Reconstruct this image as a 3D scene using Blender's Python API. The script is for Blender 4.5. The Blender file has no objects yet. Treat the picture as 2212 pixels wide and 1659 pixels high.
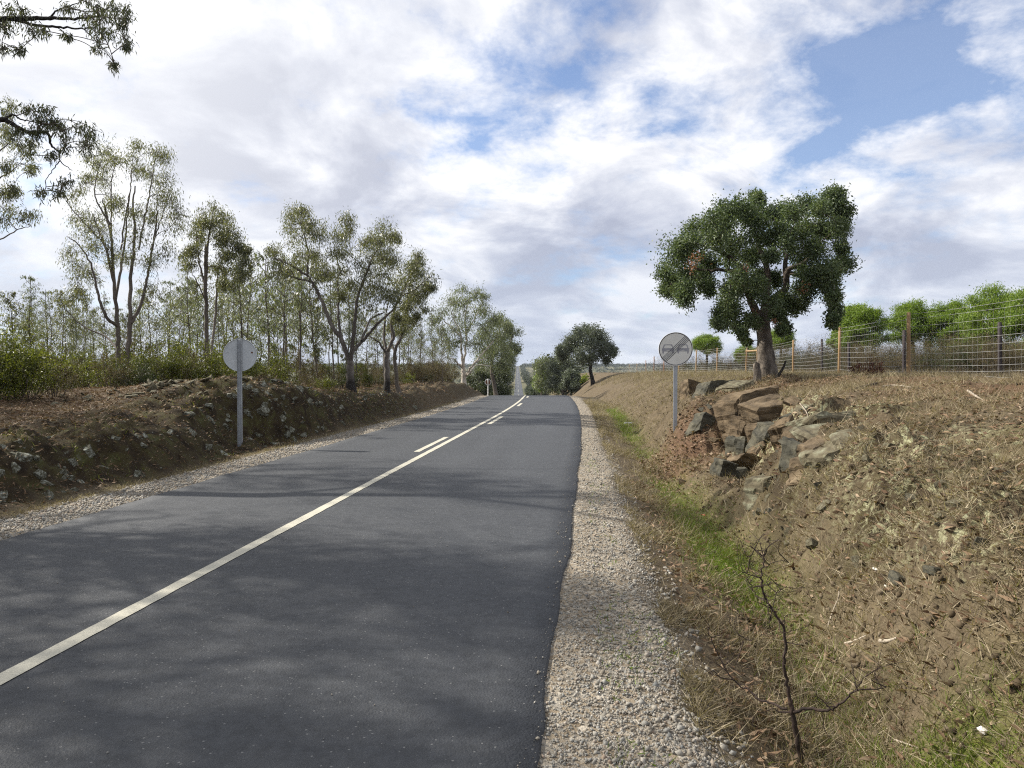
import bpy, bmesh, math
import numpy as np
from mathutils import Vector, Matrix

# ------------------------------------------------------------------ camera, sky, sun, exposure
F, CXP, CYP = 710.0, 512.0, 384.0
PITCH = -math.atan(12.0 / F)
CAM = np.array([0.0, 0.0, 1.6])
scene = bpy.context.scene
col = scene.collection
cam_data = bpy.data.cameras.new("camera")
cam_data.sensor_width = 36.0
cam_data.lens = 36.0 * F / 1024.0
cam_data.clip_start = 0.05
cam_data.clip_end = 20000.0
cam = bpy.data.objects.new("camera", cam_data)
cam.location = CAM
cam.rotation_euler = (math.pi / 2 + PITCH, 0, 0)
col.objects.link(cam)
scene.camera = cam

SUN_EL, SUN_AZ = math.radians(38), math.radians(-72)      # azimuth from +Y, negative = left
sun_dir = Vector((math.sin(SUN_AZ) * math.cos(SUN_EL), math.cos(SUN_AZ) * math.cos(SUN_EL), math.sin(SUN_EL)))
sd = bpy.data.lights.new("sun", 'SUN')
sd.energy = 5.0
sd.angle = math.radians(0.8)
sd.color = (1.0, 0.94, 0.84)
sun = bpy.data.objects.new("sun", sd)
sun.rotation_euler = (-sun_dir).to_track_quat('-Z', 'Y').to_euler()
col.objects.link(sun)

vs = scene.view_settings
scene.display_settings.display_device = 'sRGB'
vs.view_transform = 'Standard'
vs.look = 'None'
vs.gamma = 1.0
vs.use_curve_mapping = False
vs.exposure = 0.78
scene.cycles.use_denoising = False
scene.cycles.pixel_filter_type = 'BLACKMAN_HARRIS'
scene.cycles.filter_width = 1.15
scene.cycles.max_bounces = 6
scene.cycles.transparent_max_bounces = 4
scene.cycles.use_adaptive_sampling = True
scene.cycles.adaptive_threshold = 0.01


def pdir(px, py):
    u = (px - CXP) / F
    v = (CYP - py) / F
    c, s = math.cos(PITCH), math.sin(PITCH)
    return np.array([u, c - s * v, s + c * v])


def P(px, py, Y):
    d = pdir(px, py)
    return CAM + d * (Y / d[1])


def N(nt, typ, **kw):
    n = nt.nodes.new(typ)
    for k, v in kw.items():
        setattr(n, k, v)
    return n


def math_node(nt, op, a, b=None, clamp=False):
    n = nt.nodes.new('ShaderNodeMath')
    n.operation = op
    n.use_clamp = clamp
    for i, v in enumerate((a, b)):
        if v is None:
            continue
        if isinstance(v, (int, float)):
            n.inputs[i].default_value = v
        else:
            nt.links.new(v, n.inputs[i])
    return n.outputs[0]


def mix_col(nt, fac, a, b, blend='MIX'):
    n = nt.nodes.new('ShaderNodeMix')
    n.data_type = 'RGBA'
    n.blend_type = blend
    for i, v in ((0, fac), (6, a), (7, b)):
        if isinstance(v, (int, float)):
            n.inputs[i].default_value = v
        elif isinstance(v, tuple):
            n.inputs[i].default_value = v if len(v) == 4 else (*v, 1)
        else:
            nt.links.new(v, n.inputs[i])
    return n.outputs[2]


def ramp(nt, fac, stops, interp='LINEAR'):
    n = nt.nodes.new('ShaderNodeValToRGB')
    n.color_ramp.interpolation = interp
    el = n.color_ramp.elements
    while len(el) > 1:
        el.remove(el[-1])
    for i, (p, c) in enumerate(stops):
        e = el[0] if i == 0 else el.new(p)
        e.position = p
        e.color = (*c, 1) if isinstance(c, tuple) else (c, c, c, 1)
    nt.links.new(fac, n.inputs[0])
    return n.outputs[0]


def noise(nt, vec, scale, detail=4.0, rough=0.55, dist=0.0, dim='3D'):
    n = nt.nodes.new('ShaderNodeTexNoise')
    n.noise_dimensions = dim
    n.inputs['Scale'].default_value = scale
    n.inputs['Detail'].default_value = detail
    n.inputs['Roughness'].default_value = rough
    n.inputs['Distortion'].default_value = dist
    if vec is not None:
        nt.links.new(vec, n.inputs['Vector'])
    return n.outputs[0]


def build_world():
    w = bpy.data.worlds.new("World")
    scene.world = w
    w.use_nodes = True
    nt = w.node_tree
    nt.nodes.clear()
    out = N(nt, 'ShaderNodeOutputWorld')
    bg = N(nt, 'ShaderNodeBackground')
    bg.inputs['Strength'].default_value = 0.088
    nt.links.new(bg.outputs[0], out.inputs[0])
    sky = N(nt, 'ShaderNodeTexSky', sky_type='NISHITA', sun_disc=False)
    sky.sun_elevation = SUN_EL
    sky.sun_rotation = SUN_AZ % (2 * math.pi)
    sky.air_density = 1.0
    sky.dust_density = 0.6
    sky.ozone_density = 2.5
    skyc = mix_col(nt, 1.0, sky.outputs[0], (0.90, 0.97, 1.10), 'MULTIPLY')
    tc = N(nt, 'ShaderNodeTexCoord')
    d = tc.outputs['Generated']
    sep = N(nt, 'ShaderNodeSeparateXYZ')
    nt.links.new(d, sep.inputs[0])
    zz = math_node(nt, 'MAXIMUM', math_node(nt, 'ADD', sep.outputs[2], 0.34), 0.1)
    cmb = N(nt, 'ShaderNodeCombineXYZ')
    nt.links.new(math_node(nt, 'DIVIDE', sep.outputs[0], zz), cmb.inputs[0])
    nt.links.new(math_node(nt, 'DIVIDE', sep.outputs[1], zz), cmb.inputs[1])
    cmb.inputs[2].default_value = 6.1
    pv = cmb.outputs[0]
    n1 = noise(nt, pv, 2.1, 10, 0.58, 0.25)
    n2 = noise(nt, pv, 6.5, 9, 0.62, 0.15)
    wn = N(nt, 'ShaderNodeTexNoise')
    wn.inputs['Scale'].default_value = 3.0
    wn.inputs['Detail'].default_value = 6
    wn.inputs['Roughness'].default_value = 0.6
    nt.links.new(pv, wn.inputs['Vector'])
    sub = N(nt, 'ShaderNodeVectorMath', operation='SUBTRACT')
    nt.links.new(wn.outputs['Color'], sub.inputs[0])
    sub.inputs[1].default_value = (.5, .5, .5)
    scl = N(nt, 'ShaderNodeVectorMath', operation='SCALE')
    nt.links.new(sub.outputs[0], scl.inputs[0])
    scl.inputs['Scale'].default_value = 0.30
    dw = N(nt, 'ShaderNodeVectorMath', operation='ADD')
    nt.links.new(d, dw.inputs[0])
    nt.links.new(scl.outputs[0], dw.inputs[1])
    dwn = N(nt, 'ShaderNodeVectorMath', operation='NORMALIZE')
    nt.links.new(dw.outputs[0], dwn.inputs[0])
    dw = dwn

    def blobs_field(lst, vec):
        f = None
        for px, py, r, st in lst:
            g = Vector(pdir(px, py)).normalized()
            k = 1.0 / (1 - math.cos(math.atan(r / F)))
            dot = N(nt, 'ShaderNodeVectorMath', operation='DOT_PRODUCT')
            nt.links.new(vec, dot.inputs[0])
            dot.inputs[1].default_value = g
            e = math_node(nt, 'EXPONENT', math_node(nt, 'MULTIPLY', math_node(nt, 'SUBTRACT', dot.outputs['Value'], 1.0), k))
            e = math_node(nt, 'MULTIPLY', e, st)
            f = e if f is None else math_node(nt, 'ADD', f, e)
        return f

    # openings in the cloud layer, where it thins to blue
    bias = blobs_field([(435, 140, 34, .5), (490, 115, 50, .5), (560, 85, 60, .5), (640, 75, 60, .55), (600, 125, 34, .4), (510, 35, 60, .22),
                        (885, 100, 70, .75), (945, 65, 60, .45), (830, 145, 60, .3), (700, 130, 50, .28), (770, 200, 70, .26), (640, 285, 60, .18),
                        (5, 145, 40, .4), (1150, 40, 120, .5), (770, 45, 60, .2), (-150, 250, 150, .4), (400, -250, 200, .4), (1000, -300, 220, .5), (720, 20, 60, -.25), (1010, 25, 50, -.3)], dw.outputs[0])
    cov = math_node(nt, 'ADD', math_node(nt, 'MULTIPLY', n1, 0.70), math_node(nt, 'MULTIPLY', n2, 0.90))
    cov = math_node(nt, 'SUBTRACT', cov, math_node(nt, 'MULTIPLY', bias, 0.43))
    mr = N(nt, 'ShaderNodeMapRange', interpolation_type='SMOOTHSTEP')
    nt.links.new(cov, mr.inputs[0])
    mr.inputs[1].default_value = 0.31
    mr.inputs[2].default_value = 0.74
    cover = math_node(nt, 'MAXIMUM', mr.outputs[0], 0.14)
    # cloud tone: grey bellies and bright sunlit tops, brightest around the sun
    m3 = N(nt, 'ShaderNodeMapping')
    m3.inputs['Location'].default_value = (4.1, -2.3, 3.0)
    nt.links.new(pv, m3.inputs[0])
    n3 = noise(nt, m3.outputs[0], 2.9, 10, 0.57, 0.4)
    tb = blobs_field([(270, 125, 75, -.16), (200, 190, 60, -.05), (560, 235, 70, -.08), (470, 290, 70, -.06), (960, 250, 60, -.06), (800, 330, 80, -.04),
                      (455, 165, 40, .12), (560, 175, 50, .08), (400, 200, 40, .06), (480, 255, 40, .05), (700, 170, 50, .07)], dw.outputs[0])
    n3 = math_node(nt, 'ADD', n3, tb)
    dots = N(nt, 'ShaderNodeVectorMath', operation='DOT_PRODUCT')
    nt.links.new(d, dots.inputs[0])
    dots.inputs[1].default_value = sun_dir
    glow = N(nt, 'ShaderNodeMapRange', interpolation_type='SMOOTHSTEP')
    nt.links.new(dots.outputs['Value'], glow.inputs[0])
    glow.inputs[1].default_value = 0.30
    glow.inputs[2].default_value = 0.95
    tone = ramp(nt, n3, [(0.34, (3.1, 3.35, 4.2)), (0.42, (4.0, 4.25, 5.05)), (0.49, (5.2, 5.4, 6.0)), (0.57, (6.9, 6.95, 7.2))])
    tone = mix_col(nt, math_node(nt, 'MULTIPLY', glow.outputs[0], 0.6), tone, (8.2, 8.2, 8.2))
    # the layer seen edge-on near the horizon
    hz = N(nt, 'ShaderNodeMapRange', interpolation_type='SMOOTHSTEP')
    nt.links.new(sep.outputs[2], hz.inputs[0])
    hz.inputs[1].default_value = 0.0
    hz.inputs[2].default_value = 0.26
    low = math_node(nt, 'SUBTRACT', 1.0, hz.outputs[0])
    tone = mix_col(nt, math_node(nt, 'MULTIPLY', low, 0.6), tone, (3.95, 4.45, 5.4))
    c = mix_col(nt, cover, skyc, tone)
    nt.links.new(c, bg.inputs[0])


build_world()

# ------------------------------------------------------------------ helpers
rng = np.random.default_rng(7)


def hash2(ix, iy, seed):
    h = (ix.astype(np.int64) * 374761393 + iy.astype(np.int64) * 668265263 + seed * 1442695041) & 0x7fffffff
    h = ((h ^ (h >> 13)) * 1274126177) & 0x7fffffff
    h = (h ^ (h >> 16)) & 0xffffff
    return h / float(0xffffff)


def vnoise(x, y, seed=0):
    ix, iy = np.floor(x), np.floor(y)
    fx, fy = x - ix, y - iy
    fx, fy = fx * fx * (3 - 2 * fx), fy * fy * (3 - 2 * fy)
    a, b = hash2(ix, iy, seed), hash2(ix + 1, iy, seed)
    c, d = hash2(ix, iy + 1, seed), hash2(ix + 1, iy + 1, seed)
    return (a * (1 - fx) + b * fx) * (1 - fy) + (c * (1 - fx) + d * fx) * fy


def fbm(x, y, seed=0, oct=4, gain=0.5):
    s, a, t = 0.0, 1.0, 0.0
    for i in range(oct):
        s = s + a * (vnoise(x, y, seed + i * 17) - 0.5)
        t += a
        a *= gain
        x, y = x * 2.03 + 11.3, y * 2.03 + 5.7
    return s / t * 2


def smooth(e0, e1, x):
    t = np.clip((x - e0) / (e1 - e0), 0, 1)
    return t * t * (3 - 2 * t)


def np_mesh(name, V, Fc, smooth_shade=False, attrs=None):
    V = np.ascontiguousarray(V, dtype=np.float32)
    Fc = np.ascontiguousarray(Fc, dtype=np.int32)
    me = bpy.data.meshes.new(name)
    n, k = Fc.shape
    me.vertices.add(len(V))
    me.vertices.foreach_set('co', V.ravel())
    me.loops.add(n * k)
    me.loops.foreach_set('vertex_index', Fc.ravel())
    me.polygons.add(n)
    me.polygons.foreach_set('loop_start', np.arange(n, dtype=np.int32) * k)
    me.polygons.foreach_set('loop_total', np.full(n, k, dtype=np.int32))
    if smooth_shade:
        me.polygons.foreach_set('use_smooth', np.ones(n, dtype=bool))
    me.update(calc_edges=True)
    for an, av in (attrs or {}).items():
        av = np.asarray(av, dtype=np.float32)
        if av.ndim == 1:
            a = me.attributes.new(an, 'FLOAT', 'POINT')
            a.data.foreach_set('value', av)
        else:
            a = me.attributes.new(an, 'FLOAT_COLOR', 'POINT')
            a.data.foreach_set('color', av.ravel())
    return me


def add(name, me, mat=None, parent=None, loc=None):
    o = bpy.data.objects.new(name, me)
    col.objects.link(o)
    if mat is not None and me is not None and not me.materials:
        me.materials.append(mat)
    if parent is not None:
        o.parent = parent
    if loc is not None:
        o.location = loc
    return o


def tag(o, label=None, cat=None, group=None, kind=None):
    if label:
        o['label'] = label
    if cat:
        o['category'] = cat
    if group:
        o['group'] = group
    if kind:
        o['kind'] = kind
    return o


def empty(name, loc, label, cat, group=None, rz=0.0):
    o = bpy.data.objects.new(name, None)
    o.empty_display_size = 0.2
    col.objects.link(o)
    o.location = loc
    o.rotation_euler = (0, 0, rz)
    return tag(o, label, cat, group)


def copy_tree(root, loc, rz, s, label, group):
    r = root.copy()
    col.objects.link(r)
    r.location = loc
    r.rotation_euler = (0, 0, rz)
    r.scale = (s, s, s)
    r['label'] = label
    r['group'] = group
    for ch in [c for c in root.children]:
        c = ch.copy()
        col.objects.link(c)
        c.parent = r
    return r


class Tubes:
    def __init__(self):
        self.v, self.f, self.n = [], [], 0

    def add(self, pts, rad, sides=6, cap=True):
        pts = np.asarray(pts, float)
        rad = np.asarray(rad, float) * np.ones(len(pts))
        m = len(pts)
        tg = np.gradient(pts, axis=0)
        tg /= np.linalg.norm(tg, axis=1)[:, None] + 1e-9
        up = np.array([0.31, 0.22, 0.92])
        if abs(tg[0] @ up) > 0.9:
            up = np.array([0.95, 0.2, 0.1])
        a = np.cross(tg, up)
        a /= np.linalg.norm(a, axis=1)[:, None] + 1e-9
        b = np.cross(tg, a)
        th = np.arange(sides) * 2 * math.pi / sides
        ring = a[:, None, :] * np.cos(th)[None, :, None] + b[:, None, :] * np.sin(th)[None, :, None]
        V = pts[:, None, :] + ring * rad[:, None, None]
        i = np.arange(m - 1)[:, None] * sides
        j = np.arange(sides)[None, :]
        jn = (j + 1) % sides
        q = np.stack([i + j, i + jn, i + sides + jn, i + sides + j], -1).reshape(-1, 4) + self.n
        self.v.append(V.reshape(-1, 3))
        self.f.append(q)
        self.n += m * sides

    def mesh(self, name, origin=(0, 0, 0)):
        V = np.concatenate(self.v) - np.asarray(origin)
        return np_mesh(name, V, np.concatenate(self.f), True)


def catmull(pts, per=5):
    pts = np.asarray(pts, float)
    p = np.vstack([2 * pts[0] - pts[1], pts, 2 * pts[-1] - pts[-2]])
    out = []
    for i in range(1, len(p) - 2):
        for t in np.arange(per) / per:
            a, b, c, d = p[i - 1], p[i], p[i + 1], p[i + 2]
            out.append(0.5 * ((2 * b) + (c - a) * t + (2 * a - 5 * b + 4 * c - d) * t * t + (-a + 3 * b - 3 * c + d) * t ** 3))
    out.append(p[-2])
    return np.array(out)


def frames(dirs, r):
    """rotation matrices whose Y column is dirs, with a random roll"""
    d = dirs / (np.linalg.norm(dirs, axis=1)[:, None] + 1e-9)
    q = r.normal(size=d.shape)
    x = np.cross(d, q)
    x /= np.linalg.norm(x, axis=1)[:, None] + 1e-9
    z = np.cross(x, d)
    return np.stack([x, d, z], -1)


def scatter(tv, tf, pos, R, sc, name, extra=None):
    tv = np.asarray(tv, float)
    tf = np.asarray(tf, int)
    n, k = len(pos), len(tv)
    sc = np.asarray(sc, float)
    if sc.ndim == 1:
        sc = np.repeat(sc[:, None], 3, 1)
    L = tv[None] * sc[:, None, :]
    V = np.einsum('nij,nkj->nki', R, L) + pos[:, None, :]
    Fc = (tf[None] + (np.arange(n) * k)[:, None, None]).reshape(-1, tf.shape[1])
    at = {'rnd': np.repeat(rng.random(n), k)}
    for a, v in (extra or {}).items():
        at[a] = np.repeat(v, k, axis=0)
    return np_mesh(name, V.reshape(-1, 3), Fc, False, at)


EUC_LEAF = ([(0, 0, 0), (.5, .38, .05), (.12, 1, -.12), (-.5, .38, .05)], [(0, 1, 2, 3)])
OAK_LEAF = ([(0, 0, 0), (.5, .45, .10), (0, 1, -.05), (-.5, .45, .10)], [(0, 1, 2, 3)])
BLADE = ([(-.5, 0, 0), (.5, 0, 0), (.12, 1, .25)], [(0, 1, 2)])

# ------------------------------------------------------------------ materials


def new_mat(name):
    m = bpy.data.materials.new(name)
    m.use_nodes = True
    nt = m.node_tree
    nt.nodes.clear()
    out = N(nt, 'ShaderNodeOutputMaterial')
    b = N(nt, 'ShaderNodeBsdfPrincipled')
    nt.links.new(b.outputs[0], out.inputs[0])
    return m, nt, b, out


def attr(nt, name):
    a = N(nt, 'ShaderNodeAttribute', attribute_name=name)
    return a


def leaf_mat(name, stops, trans=0.35, rough=0.5, clump=1.2, spec=0.3):
    m, nt, b, out = new_mat(name)
    r = attr(nt, 'rnd').outputs['Fac']
    tc = N(nt, 'ShaderNodeTexCoord')
    cl = noise(nt, tc.outputs['Object'], clump, 2)
    f = math_node(nt, 'ADD', math_node(nt, 'MULTIPLY', r, 0.55), math_node(nt, 'MULTIPLY', cl, 0.5), True)
    c = ramp(nt, f, stops)
    nt.links.new(c, b.inputs['Base Color'])
    b.inputs['Roughness'].default_value = rough
    b.inputs['Specular IOR Level'].default_value = spec
    t = N(nt, 'ShaderNodeBsdfTranslucent')
    tcx = mix_col(nt, 1.0, c, (1.25, 1.3, 0.6), 'MULTIPLY')
    nt.links.new(tcx, t.inputs[0])
    mx = N(nt, 'ShaderNodeMixShader')
    mx.inputs[0].default_value = trans
    nt.links.new(b.outputs[0], mx.inputs[1])
    nt.links.new(t.outputs[0], mx.inputs[2])
    nt.links.new(mx.outputs[0], out.inputs[0])
    return m


def ramp_mat(name, stops, scale=3.0, rough=0.85, bump=0.4, bscale=None, stretch=(1, 1, 1), detail=6, bdist=0.02, use_rnd=False, coord='Object'):
    m, nt, b, out = new_mat(name)
    tc = N(nt, 'ShaderNodeTexCoord')
    mp = N(nt, 'ShaderNodeMapping')
    mp.inputs['Scale'].default_value = stretch
    nt.links.new(tc.outputs[coord], mp.inputs[0])
    n = noise(nt, mp.outputs[0], scale, detail, 0.6, 0.3)
    if use_rnd:
        r = attr(nt, 'rnd').outputs['Fac']
        n = math_node(nt, 'ADD', math_node(nt, 'MULTIPLY', n, 0.35), math_node(nt, 'MULTIPLY', r, 0.7), True)
    nt.links.new(ramp(nt, n, stops), b.inputs['Base Color'])
    b.inputs['Roughness'].default_value = rough
    b.inputs['Specular IOR Level'].default_value = 0.25
    if bump:
        bn = N(nt, 'ShaderNodeBump')
        bn.inputs['Strength'].default_value = bump
        bn.inputs['Distance'].default_value = bdist
        nt.links.new(noise(nt, mp.outputs[0], bscale or scale * 4, 6, 0.65), bn.inputs['Height'])
        nt.links.new(bn.outputs[0], b.inputs['Normal'])
    return m


M = {}
M['euc_leaf'] = leaf_mat('eucalyptus_leaf', [(0.1, (.050, .060, .028)), (.45, (.105, .113, .060)), (.75, (.168, .172, .095)), (1, (.27, .25, .15))], 0.40, 0.42, 0.9, 0.5)
M['euc_leaf_far'] = leaf_mat('eucalyptus_leaf_pale', [(0.1, (.062, .078, .048)), (.5, (.125, .148, .085)), (1, (.24, .255, .16))], 0.36, 0.5, 0.6, .4)
M['euc_leaf_dark'] = leaf_mat('eucalyptus_leaf_dark', [(0.1, (.030, .036, .018)), (.5, (.055, .064, .030)), (1, (.11, .115, .055))], 0.3, 0.45, 0.9, .4)
M['oak_leaf'] = leaf_mat('cork_oak_leaf', [(0.1, (.034, .052, .026)), (.45, (.072, .104, .050)), (.75, (.118, .152, .070)), (1, (.20, .225, .10))], 0.32, 0.52, 1.6, 0.3)
M['oak_leaf_far'] = leaf_mat('holm_oak_leaf', [(0.1, (.045, .056, .042)), (.5, (.088, .106, .076)), (1, (.17, .19, .135))], 0.2, 0.5, 0.8)
M['dead_leaf'] = leaf_mat('rust_dead_leaf', [(0.1, (.085, .034, .018)), (.5, (.16, .066, .034)), (1, (.25, .13, .07))], 0.25, 0.6)
M['pine_leaf'] = leaf_mat('pine_needle', [(0.1, (.070, .118, .018)), (.5, (.14, .215, .032)), (1, (.27, .34, .07))], 0.4, 0.5, 1.3)
M['shrub_green'] = leaf_mat('shrub_leaf_green', [(0.1, (.036, .045, .012)), (.45, (.088, .102, .022)), (.8, (.17, .185, .036)), (1, (.28, .27, .07))], 0.38, 0.45, 1.3)
M['shrub_dark'] = leaf_mat('shrub_leaf_dark', [(0.1, (.018, .026, .010)), (.5, (.038, .052, .018)), (1, (.085, .10, .035))], 0.25, 0.5, 1.3)
M['far_wood'] = leaf_mat('far_woodland_leaf', [(0.1, (.010, .016, .009)), (.5, (.020, .030, .016)), (1, (.045, .055, .03))], 0.1, 0.8, .02, .1)
M['shrub_brown'] = leaf_mat('shrub_leaf_brown', [(0.1, (.050, .038, .022)), (.5, (.098, .080, .042)), (.85, (.16, .125, .062)), (1, (.20, .17, .09))], 0.25, 0.7, 1.3)
M['shrub_red'] = leaf_mat('shrub_leaf_dry_red', [(0.1, (.050, .020, .014)), (.5, (.11, .042, .028)), (1, (.20, .095, .06))], 0.2, 0.7, 2)
M['lime'] = leaf_mat('shrub_leaf_lime', [(0.1, (.085, .120, .014)), (.5, (.16, .20, .025)), (1, (.24, .27, .05))], 0.4, 0.5, 1.0)
M['straw'] = leaf_mat('dry_straw', [(0.1, (.040, .030, .020)), (.35, (.115, .090, .056)), (.65, (.27, .22, .14)), (1, (.62, .55, .40))], 0.25, 0.7, 0.7)
M['grass'] = leaf_mat('green_grass', [(0.1, (.050, .080, .010)), (.5, (.115, .175, .018)), (1, (.22, .27, .045))], 0.4, 0.5, 1.0)
M['bark_pale'] = ramp_mat('eucalyptus_bark', [(.25, (.045, .037, .031)), (.48, (.085, .073, .063)), (.62, (.16, .142, .122)), (.8, (.30, .275, .245))], 1.6, 0.8, 0.35, 9, (1, 1, .28), 5)
M['bark_grey'] = ramp_mat('eucalyptus_bark_grey', [(.25, (.055, .045, .036)), (.5, (.115, .098, .082)), (.75, (.24, .21, .18))], 1.8, 0.85, 0.35, 9, (1, 1, .25), 5)
M['bark_white'] = ramp_mat('eucalyptus_bark_white', [(.25, (.24, .20, .16)), (.5, (.42, .38, .33)), (.75, (.58, .55, .50))], 1.2, 0.75, 0.3, 7, (1, 1, .3), 5)
M['bark_burnt'] = ramp_mat('burnt_bark', [(.3, (.012, .011, .010)), (.6, (.030, .026, .022)), (.85, (.085, .07, .055))], 6, 0.9, 0.6, 20)
def charred_base(name, h0):
    m = ramp_mat(name, [(.25, (.060, .050, .042)), (.45, (.115, .100, .088)), (.6, (.21, .19, .165)), (.8, (.33, .305, .275))], 1.6, 0.8, 0.35, 9, (1, 1, .28), 5)
    nt = m.node_tree
    b = [n for n in nt.nodes if n.type == 'BSDF_PRINCIPLED'][0]
    tc = N(nt, 'ShaderNodeTexCoord')
    sp = N(nt, 'ShaderNodeSeparateXYZ')
    nt.links.new(tc.outputs['Object'], sp.inputs[0])
    z = math_node(nt, 'ADD', sp.outputs[2], math_node(nt, 'MULTIPLY', noise(nt, tc.outputs['Object'], 3.5, 5, 0.6), 1.1))
    mr = N(nt, 'ShaderNodeMapRange')
    nt.links.new(z, mr.inputs[0])
    mr.inputs[1].default_value = h0
    mr.inputs[2].default_value = h0 + .45
    src = b.inputs['Base Color'].links[0].from_socket
    nt.links.new(mix_col(nt, mr.outputs[0], (.020, .017, .015), src), b.inputs['Base Color'])
    return m


M['bark_burnt_base'] = charred_base('eucalyptus_bark_charred_foot', .95)
M['cork'] = ramp_mat('cork_bark', [(.28, (.034, .028, .024)), (.45, (.085, .071, .058)), (.6, (.165, .140, .115)), (.8, (.27, .235, .19))], 7, 0.95, 1.0, 9, (1, 1, .45), 7, 0.06)
M['cork_limb'] = ramp_mat('cork_limb_bark', [(.28, (.030, .024, .020)), (.5, (.070, .057, .045)), (.75, (.13, .105, .085))], 7, 0.95, 0.8, 9, (1, 1, .45), 6, 0.04)
M['twig'] = ramp_mat('twig_bark', [(.3, (.05, .038, .030)), (.7, (.13, .10, .08))], 6, 0.9, 0)
M['charred'] = ramp_mat('charred_wood', [(.3, (.018, .013, .011)), (.6, (.045, .030, .024)), (.8, (.10, .062, .045))], 14, 0.85, 0.7, 40, (1, 1, .3), 6, .01)
M['deadwood'] = ramp_mat('bleached_wood', [(.3, (.20, .16, .12)), (.7, (.42, .37, .30))], 14, 0.9, 0.4, 40, (1, 1, .3), 5, .01)
M['post_new'] = ramp_mat('treated_pine_post', [(.3, (.17, .105, .052)), (.55, (.27, .18, .092)), (.8, (.36, .27, .16))], 5, 0.75, 0.25, 30, (1, 1, .12), 5, .01)
M['post_old'] = ramp_mat('weathered_dark_post', [(.3, (.022, .018, .020)), (.7, (.062, .050, .048))], 6, 0.9, 0.5, 30, (1, 1, .15), 5, .01)
M['clod'] = leaf_mat('earth_clod', [(0.1, (.035, .026, .017)), (.5, (.085, .064, .040)), (.85, (.16, .13, .09)), (1, (.30, .27, .21))], 0.0, 0.95, 1.0, .1)
M['red_band'] = ramp_mat('weathered_red_post', [(.3, (.16, .075, .045)), (.7, (.26, .14, .08))], 5, 0.8, 0.3, 30, (1, 1, .15))
M['stone_tan'] = ramp_mat('schist_tan', [(.25, (.028, .022, .014)), (.42, (.072, .053, .032)), (.56, (.125, .092, .056)), (.70, (.18, .138, .088)), (.85, (.24, .20, .14))], 2.6, 0.9, 0.7, 11, (1, 1, 2.6), 8, 0.03)
M['stone_dark'] = ramp_mat('schist_dark', [(.25, (.020, .020, .016)), (.45, (.050, .048, .036)), (.62, (.095, .088, .062)), (.85, (.18, .155, .105))], 3.2, 0.85, 0.6, 13, (1, 1, 2), 7, 0.025)
M['stone_lichen'] = ramp_mat('schist_lichen', [(.30, (.050, .043, .028)), (.48, (.105, .090, .058)), (.58, (.15, .142, .095)), (.66, (.22, .22, .155)), (.80, (.30, .305, .22))], 6, 0.95, 0.8, 16, (1, 1, 1.5), 8, 0.02)
M['stone_mossy'] = ramp_mat('schist_mossy', [(.30, (.028, .026, .015)), (.44, (.075, .070, .045)), (.52, (.13, .132, .105)), (.60, (.25, .26, .222)), (.75, (.42, .435, .385))], 5, 0.95, 0.8, 16, (1, 1, 2.0), 8, 0.02)
M['stone_white'] = ramp_mat('quartz_white', [(.3, (.52, .48, .42)), (.7, (.76, .74, .70))], 6, 0.7, 0.4, 14, (1, 1, 1), 5, .01)
M['galv'] = ramp_mat('galvanised_steel', [(.3, (.27, .29, .31)), (.7, (.38, .40, .42))], 9, 0.5, 0.05, 40)
M['wire'] = ramp_mat('galvanised_wire', [(.3, (.30, .30, .30)), (.7, (.42, .42, .41))], 5, 0.5, 0)
M['plate_grey'] = ramp_mat('sign_face_white', [(.25, (.52, .52, .49)), (.8, (.62, .62, .585))], 3, 0.45, 0)
M['plate_back'] = ramp_mat('sign_back_aluminium', [(.25, (.43, .46, .48)), (.8, (.53, .56, .575))], 3, 0.55, 0.05, 20)
M['rim_white'] = ramp_mat('sign_rim_white', [(.3, (.78, .78, .76)), (.7, (.84, .84, .82))], 4, 0.4, 0)
M['ink_black'] = ramp_mat('sign_black', [(.3, (.030, .030, .036)), (.7, (.045, .045, .052))], 6, 0.5, 0)
M['ink_grey'] = ramp_mat('sign_grey', [(.3, (.235, .237, .262)), (.7, (.275, .277, .30))], 6, 0.5, 0)
M['rust'] = ramp_mat('rust', [(.3, (.08, .035, .02)), (.7, (.17, .08, .045))], 10, 0.9, 0.3, 30)
M['red_plastic'] = ramp_mat('red_plastic', [(.3, (.35, .06, .035)), (.7, (.48, .11, .06))], 8, 0.5, 0.1, 20)
M['white_plastic'] = ramp_mat('white_plastic', [(.3, (.62, .63, .64)), (.7, (.78, .78, .78))], 8, 0.45, 0.2, 20)
M['bark_litter'] = leaf_mat('bark_and_leaf_litter', [(0.05, (.060, .030, .018)), (.35, (.135, .080, .047)), (.65, (.22, .150, .092)), (1, (.40, .32, .23))], 0.1, 0.75, 1.0)


def gravel_material():
    m, nt, b, out = new_mat('crushed_stone')
    r = attr(nt, 'rnd').outputs['Fac']
    c = ramp(nt, r, [(0, (.13, .108, .08)), (.2, (.22, .19, .15)), (.4, (.15, .155, .15)), (.55, (.28, .255, .21)), (.7, (.11, .128, .14)),
                     (.85, (.33, .31, .275)), (.94, (.20, .13, .085)), (1, (.50, .48, .43))])
    tc = N(nt, 'ShaderNodeTexCoord')
    n = noise(nt, tc.outputs['Object'], 60, 3)
    c = mix_col(nt, 0.35, c, ramp(nt, n, [(.3, (.10, .09, .07)), (.7, (.45, .41, .34))]))
    nt.links.new(c, b.inputs['Base Color'])
    b.inputs['Roughness'].default_value = 0.85
    return m


M['gravel'] = gravel_material()


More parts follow.
